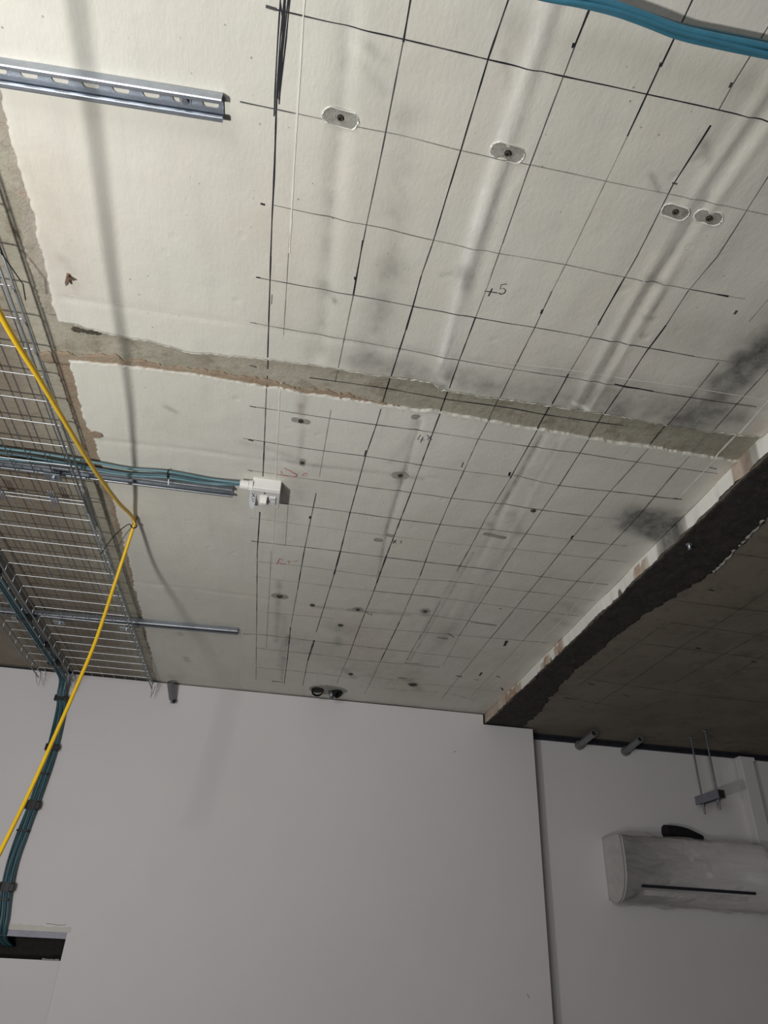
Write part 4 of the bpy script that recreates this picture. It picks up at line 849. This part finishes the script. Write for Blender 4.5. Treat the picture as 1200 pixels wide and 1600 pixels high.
# pipe ends in the ragged hole at mid wall head
ph = empty('pipe_penetration', 'pair of black pipe ends in a broken hole where wall meets ceiling', 'pipe hole'); pc = C(512, 1078, ZC - TH); ph.location = pc
def blob(name, cx, cy, a, b, z, mat, parent, seed, n=22):
    pts = [(cx + a * math.cos(2 * math.pi * i / n) * (1 + 0.10 * float(n1(i * 0.8, seed))), cy + b * math.sin(2 * math.pi * i / n) * (1 + 0.10 * float(n1(i * 0.8, seed + 1))), z) for i in range(n)]
    return mesh_obj(name, pts + [(p[0], p[1], z + 0.006) for p in pts], [tuple(range(n))] + [(i, (i + 1) % n, n + (i + 1) % n, n + i) for i in range(n)], mat, parent)
blob('broken_edge', 0.0, 0.0, 0.10, 0.07, -0.001, 'patch', ph, 3)
blob('hole', -0.052, 0.012, 0.034, 0.042, -0.003, 'hole', ph, 5)
hollow_pipe('pipe', (-0.052, 0.012, 0.0), (-0.054, 0.0, -0.012), 0.031, 0.027, 'foam', ph)
hollow_pipe('pipe', (0.040, 0.010, 0.004), (0.058, -0.006, -0.020), 0.024, 0.018, 'foam', ph)
tube('pipe', [(0.015, 0.02, 0.002), (0.022, 0.004, -0.018), (0.026, 0.012, -0.04)], 0.013, 'galvdark', ph, 10)
# filler line round the cut
for p in ([(492, 1076), (494, 1053), (530, 1052)],): strip('filler_seam', p, 0.006, 'chalk', lift=0.0011)

# threaded rods with a channel block
rod = empty('rod_hanger', 'two threaded rods hanging from the dark ceiling through a short black channel', 'hanger')
ra, rb = C(1079, 1151, ZS), C(1101, 1141, ZS); rod.location = (ra + rb) / 2; ir = -Vector(rod.location)
def rod_z(p, py):
    lo, hi = 1.5, ZS
    for _ in range(40):
        m = (lo + hi) / 2; c = ROT.transposed() @ (Vector((p.x, p.y, m)) - CAM); yy = 800 - FPX * c.y / -c.z
        if yy > py: lo = m
        else: hi = m
    return lo
za, zb_ = rod_z(ra, 1272), rod_z(rb, 1265); zblk = (rod_z(ra, 1249) + rod_z(rb, 1243)) / 2
for p, z in ((ra, za), (rb, zb_)):
    n = 120; pts = [Vector((p.x, p.y, ZS + 0.004 + (z - ZS - 0.004) * i / n)) + ir for i in range(n + 1)]
    r_ = tube('threaded_rod', pts, [0.0044 + (0.0008 if i % 2 else 0) for i in range(n + 1)], 'galvdark', rod, 8)
    for zz, h in ((ZS - 0.001, 0.006), (zblk - 0.024, 0.009)):
        v, f = tube_data([Vector((p.x, p.y, zz)) + ir, Vector((p.x, p.y, zz - h)) + ir], 0.0105, 6); mesh_obj('nut', v, f, 'galv', r_)
d_ = (rb - ra).normalized(); bm = bmesh.new(); a_ = ra - d_ * 0.035 + ir; L_ = (rb - ra).length + 0.07; ang = math.atan2(d_.y, d_.x)
zc_ = zblk - rod.location.z
vs_ = []
for lo, hi in (((0, -0.0205, -0.0205), (L_, -0.0183, 0.0205)), ((0, 0.0183, -0.0205), (L_, 0.0205, 0.0205)), ((0, -0.0183, 0.0183), (L_, 0.0183, 0.0205)), ((0, -0.0183, -0.0205), (L_, -0.009, -0.0183)), ((0, 0.009, -0.0205), (L_, 0.0183, -0.0183))):
    vs_ += add_box(bm, lo, hi)
for v in bm.verts: v.co = Matrix.Rotation(ang, 3, 'Z') @ v.co + Vector((a_.x, a_.y, zc_))
bm_obj('channel_block', bm, 'angle', rod)
bm = bmesh.new(); add_box(bm, (0.004, -0.018, -0.018), (L_ - 0.004, 0.018, 0.018))
for v in bm.verts: v.co = Matrix.Rotation(ang, 3, 'Z') @ v.co + Vector((a_.x, a_.y, zc_))
bm_obj('channel_core', bm, 'hole', rod)

# ------------------------------------------------------------------ air conditioner wrapped in film
ax0, ax1 = 1.872, 2.690; zt_, zb2 = 1.5 + 0.668, 1.5 + 0.345
ac = empty('air_conditioner', 'white wall-mounted air conditioner wrapped in clear plastic film', 'air conditioner'); ac.location = ((ax0 + ax1) / 2, YR, zb2); ia = -Vector(ac.location)
prof = [(0.0, zt_ - 0.002), (-0.150, zt_), (-0.186, zt_ - 0.006), (-0.200, zt_ - 0.03), (-0.206, zt_ - 0.10), (-0.204, zt_ - 0.16), (-0.194, zt_ - 0.21), (-0.172, zt_ - 0.255), (-0.140, zt_ - 0.288), (-0.100, zt_ - 0.305), (-0.055, zt_ - 0.300), (0.0, zt_ - 0.275)]
def extr(name, pr, x0, x1, mat, parent, off=0.0, nx=1, wr=0.0, seed=0, caps=True, smooth=True):
    cy = sum(p[0] for p in pr) / len(pr); cz = sum(p[1] for p in pr) / len(pr); vv, ff = [], []; n = len(pr)
    for i in range(nx + 1):
        x = x0 + (x1 - x0) * i / nx
        for k, (y, z) in enumerate(pr):
            dy, dz = y - cy, z - cz; L = math.hypot(dy, dz)
            o_ = off + wr * float(n2(np.array(x * 9.0 + 3), np.array(k * 0.45 + 0.01), seed)) + wr * 0.6 * float(n2(np.array(x * 22.0 + k * 0.8), np.array(k * 0.3), seed + 1))
            yy = min(y + dy / L * o_, -0.002); vv.append(Vector((x, YR + yy, z + dz / L * o_)) + ia)
    for i in range(nx):
        for k in range(n): ff.append((i * n + k, i * n + (k + 1) % n, (i + 1) * n + (k + 1) % n, (i + 1) * n + k))
    if caps: ff += [tuple(range(n)), tuple(range((nx + 1) * n - 1, nx * n - 1, -1))]
    o = mesh_obj(name, vv, ff, mat, parent, False)
    sm = [smooth] * (nx * n) + ([False, False] if caps else []); o.data.polygons.foreach_set('use_smooth', sm)
    return o
dense = [(p.x, p.y) for p in smooth_path([Vector((a, b, 0)) for a, b in prof], 3)]
extr('casing', dense, ax0 + 0.012, ax1 - 0.012, 'acwhite', ac)
extr('end_cap', [(y * 0.985, z) for y, z in dense], ax0, ax0 + 0.012, 'acwhite', ac); extr('end_cap', [(y * 0.985, z) for y, z in dense], ax1 - 0.012, ax1, 'acwhite', ac)
# air outlet slot and vane follow the curve of the front
def slot(name, z0, x0, x1, h, mat, off):
    ys_ = [p[0] for p in dense]; vv = []
    front = [(y, z) for y, z in dense if z < zt_ - 0.12 and y < -0.06]
    def yat(z): 
        fs = sorted(front, key=lambda p: p[1]); return float(np.interp(z, [p[1] for p in fs], [p[0] for p in fs]))
    bm = bmesh.new(); za_, zb__ = z0 + h / 2, z0 - h / 2
    pts = [(x0, YR + yat(za_) - off, za_), (x1, YR + yat(za_) - off, za_), (x1, YR + yat(zb__) - off, zb__), (x0, YR + yat(zb__) - off, zb__)]
    pts += [(a, b + 0.01, c) for a, b, c in pts]
    v = [bm.verts.new(Vector(p) + ia) for p in pts]
    for f in ((0, 1, 2, 3), (7, 6, 5, 4), (0, 4, 5, 1), (1, 5, 6, 2), (2, 6, 7, 3), (3, 7, 4, 0)): bm.faces.new([v[i] for i in f])
    return bm_obj(name, bm, mat, ac)
slot('air_outlet', zt_ - 0.236, ax0 + 0.085, ax1 - 0.12, 0.012, 'track', 0.019)
slot('louvre', zt_ - 0.262, ax0 + 0.11, ax1 - 0.15, 0.022, 'acwhite', 0.003)
extr('plastic_wrap', dense, ax0 - 0.006, ax1 + 0.006, 'film', ac, 0.010, 90, 0.009, 3)
# black insulated pipe behind the unit
pe = tube('pipe_elbow', smooth_path([(2.205, YR - 0.060, zt_ + 0.050), (2.26, YR - 0.058, zt_ + 0.052), (2.32, YR - 0.055, zt_ + 0.046), (2.375, YR - 0.05, zt_ + 0.030), (2.41, YR - 0.05, zt_ + 0.016)], 6), 0.034, 'foam', None, 14)
tag(pe, 'curved black insulated pipe on top of the air conditioner', 'pipe')
# white pipe trunking above the unit
tr = empty('pipe_trunking', 'white vertical pipe trunking from ceiling down to the air conditioner', 'trunking')
tx0, tx1 = 2.752, 2.838; tr.location = ((tx0 + tx1) / 2, YR, zt_)
box('cover', (tx0 - tr.location.x, -0.058, -0.10), (tx1 - tr.location.x, 0.0, 2.648 - zt_), 'wallpatch', tr, 0.006)
box('end_collar', (tx0 - tr.location.x - 0.006, -0.062, 2.640 - zt_), (tx1 - tr.location.x + 0.006, 0.0, 2.662 - zt_), 'wallpatch', tr, 0.004)
# anchor in the black strip
ab = empty('anchor_bolt', 'small grey anchor bolt sticking out of the black ceiling strip', 'bolt'); pa = C(1076, 848, ZS); ab.location = pa
tube('bolt', [(0, 0, 0.004), (0.003, 0.004, -0.022)], 0.0058, 'galv', ab, 10); v, f = tube_data([Vector((0, 0, -0.0035)), Vector((0.0006, 0.0006, -0.0085))], 0.011, 6); mesh_obj('nut', v, f, 'galvdark', ab)

# ------------------------------------------------------------------ service opening low on the left of the wall
bm = bmesh.new()
add_box(bm, (OX0, YR - 0.004, OZ0 - 0.05), (OX1 + 0.05, YR - 0.001, OZ1 + 0.05))
bm_obj('cavity_back', bm, 'hole', wall_back)
bm = bmesh.new()
add_box(bm, (OX0, YW + 0.004, OZ1 - 0.024), (OX1, YW + 0.0065, OZ1)); add_box(bm, (OX0, YW + 0.0065, OZ1 - 0.003), (OX1, YR - 0.006, OZ1))
add_box(bm, (OX0, YW + 0.0065, OZ1 - 0.024), (OX1, YW + 0.03, OZ1 - 0.0215))
struct(bm_obj('trim_4', bm, 'angle'))
bm = bmesh.new(); add_box(bm, (OX0, YW + 0.012, OZ0), (OX1, YR - 0.006, OZ0 + 0.001)); add_box(bm, (OX1 - 0.001, YW + 0.006, OZ0), (OX1, YR - 0.006, OZ1 - 0.024)); bm_obj('cavity_lining', bm, 'hole', wall_back)
# torn board paper and chipped plaster along the opening
v = []; n = 40
for i in range(n):
    x = -1.02 + (OX1 + 0.012 + 1.02) * i / (n - 1); v += [(x, YW - 0.0012, OZ1 + 0.0005), (x, YW - 0.0016, OZ1 + 0.024 - 0.008 * (i / n) + float(ragged(np.array(x), 0.005, 81)))]
mesh_obj('chipped_plaster', v, [(2 * i, 2 * i + 2, 2 * i + 3, 2 * i + 1) for i in range(n - 1)], 'near', wall_back)
tube('plaster_crack', [(x, YW - 0.001, z) for x, z in [(W(a, b).x, W(a, b).z) for a, b in ((72, 1443), (82, 1444), (92, 1446), (103, 1445))]], 0.0011, 'patch', wall_back, 5)
v = []
for i in range(12):
    x = OX1 - 0.006 - 0.07 * i / 11; v += [(x, YW - 0.0012, OZ0 + 0.004 + 0.004 * abs(float(n1(i * 0.8, 12)))), (x, YW - 0.0012, OZ0 - 0.002 - 0.003 * abs(float(n1(i * 0.9, 14))))]
mesh_obj('torn_paper', v, [(2 * i, 2 * i + 2, 2 * i + 3, 2 * i + 1) for i in range(11)], 'patch', wall_back)
# slightly proud board beside the infill below the opening
pp = [W(95, 1502), W(75, 1604)]
mesh_obj('infill_board', [(OX0, YW - 0.0015, OZ0 - 0.001), (OX1, YW - 0.0015, OZ0 - 0.001), (OX1 - 0.001, YW - 0.0015, 0.6), (OX0, YW - 0.0015, 0.6), (OX0, YW + 0.001, OZ0 - 0.001), (OX1, YW + 0.001, OZ0 - 0.001), (OX1 - 0.001, YW + 0.001, 0.6), (OX0, YW + 0.001, 0.6)], [(0, 1, 2, 3), (0, 4, 5, 1), (1, 5, 6, 2)], 'wallpatch', wall_back)
for a, b in (((824, 1553), (827, 1560)), ((709, 1174), (713, 1175))):
    tube('scuff_mark', [W(*a) + Vector((0, -0.0004, 0)), W(*b) + Vector((0, -0.0004, 0))], 0.0014, 'pencil', wall_back, 4)
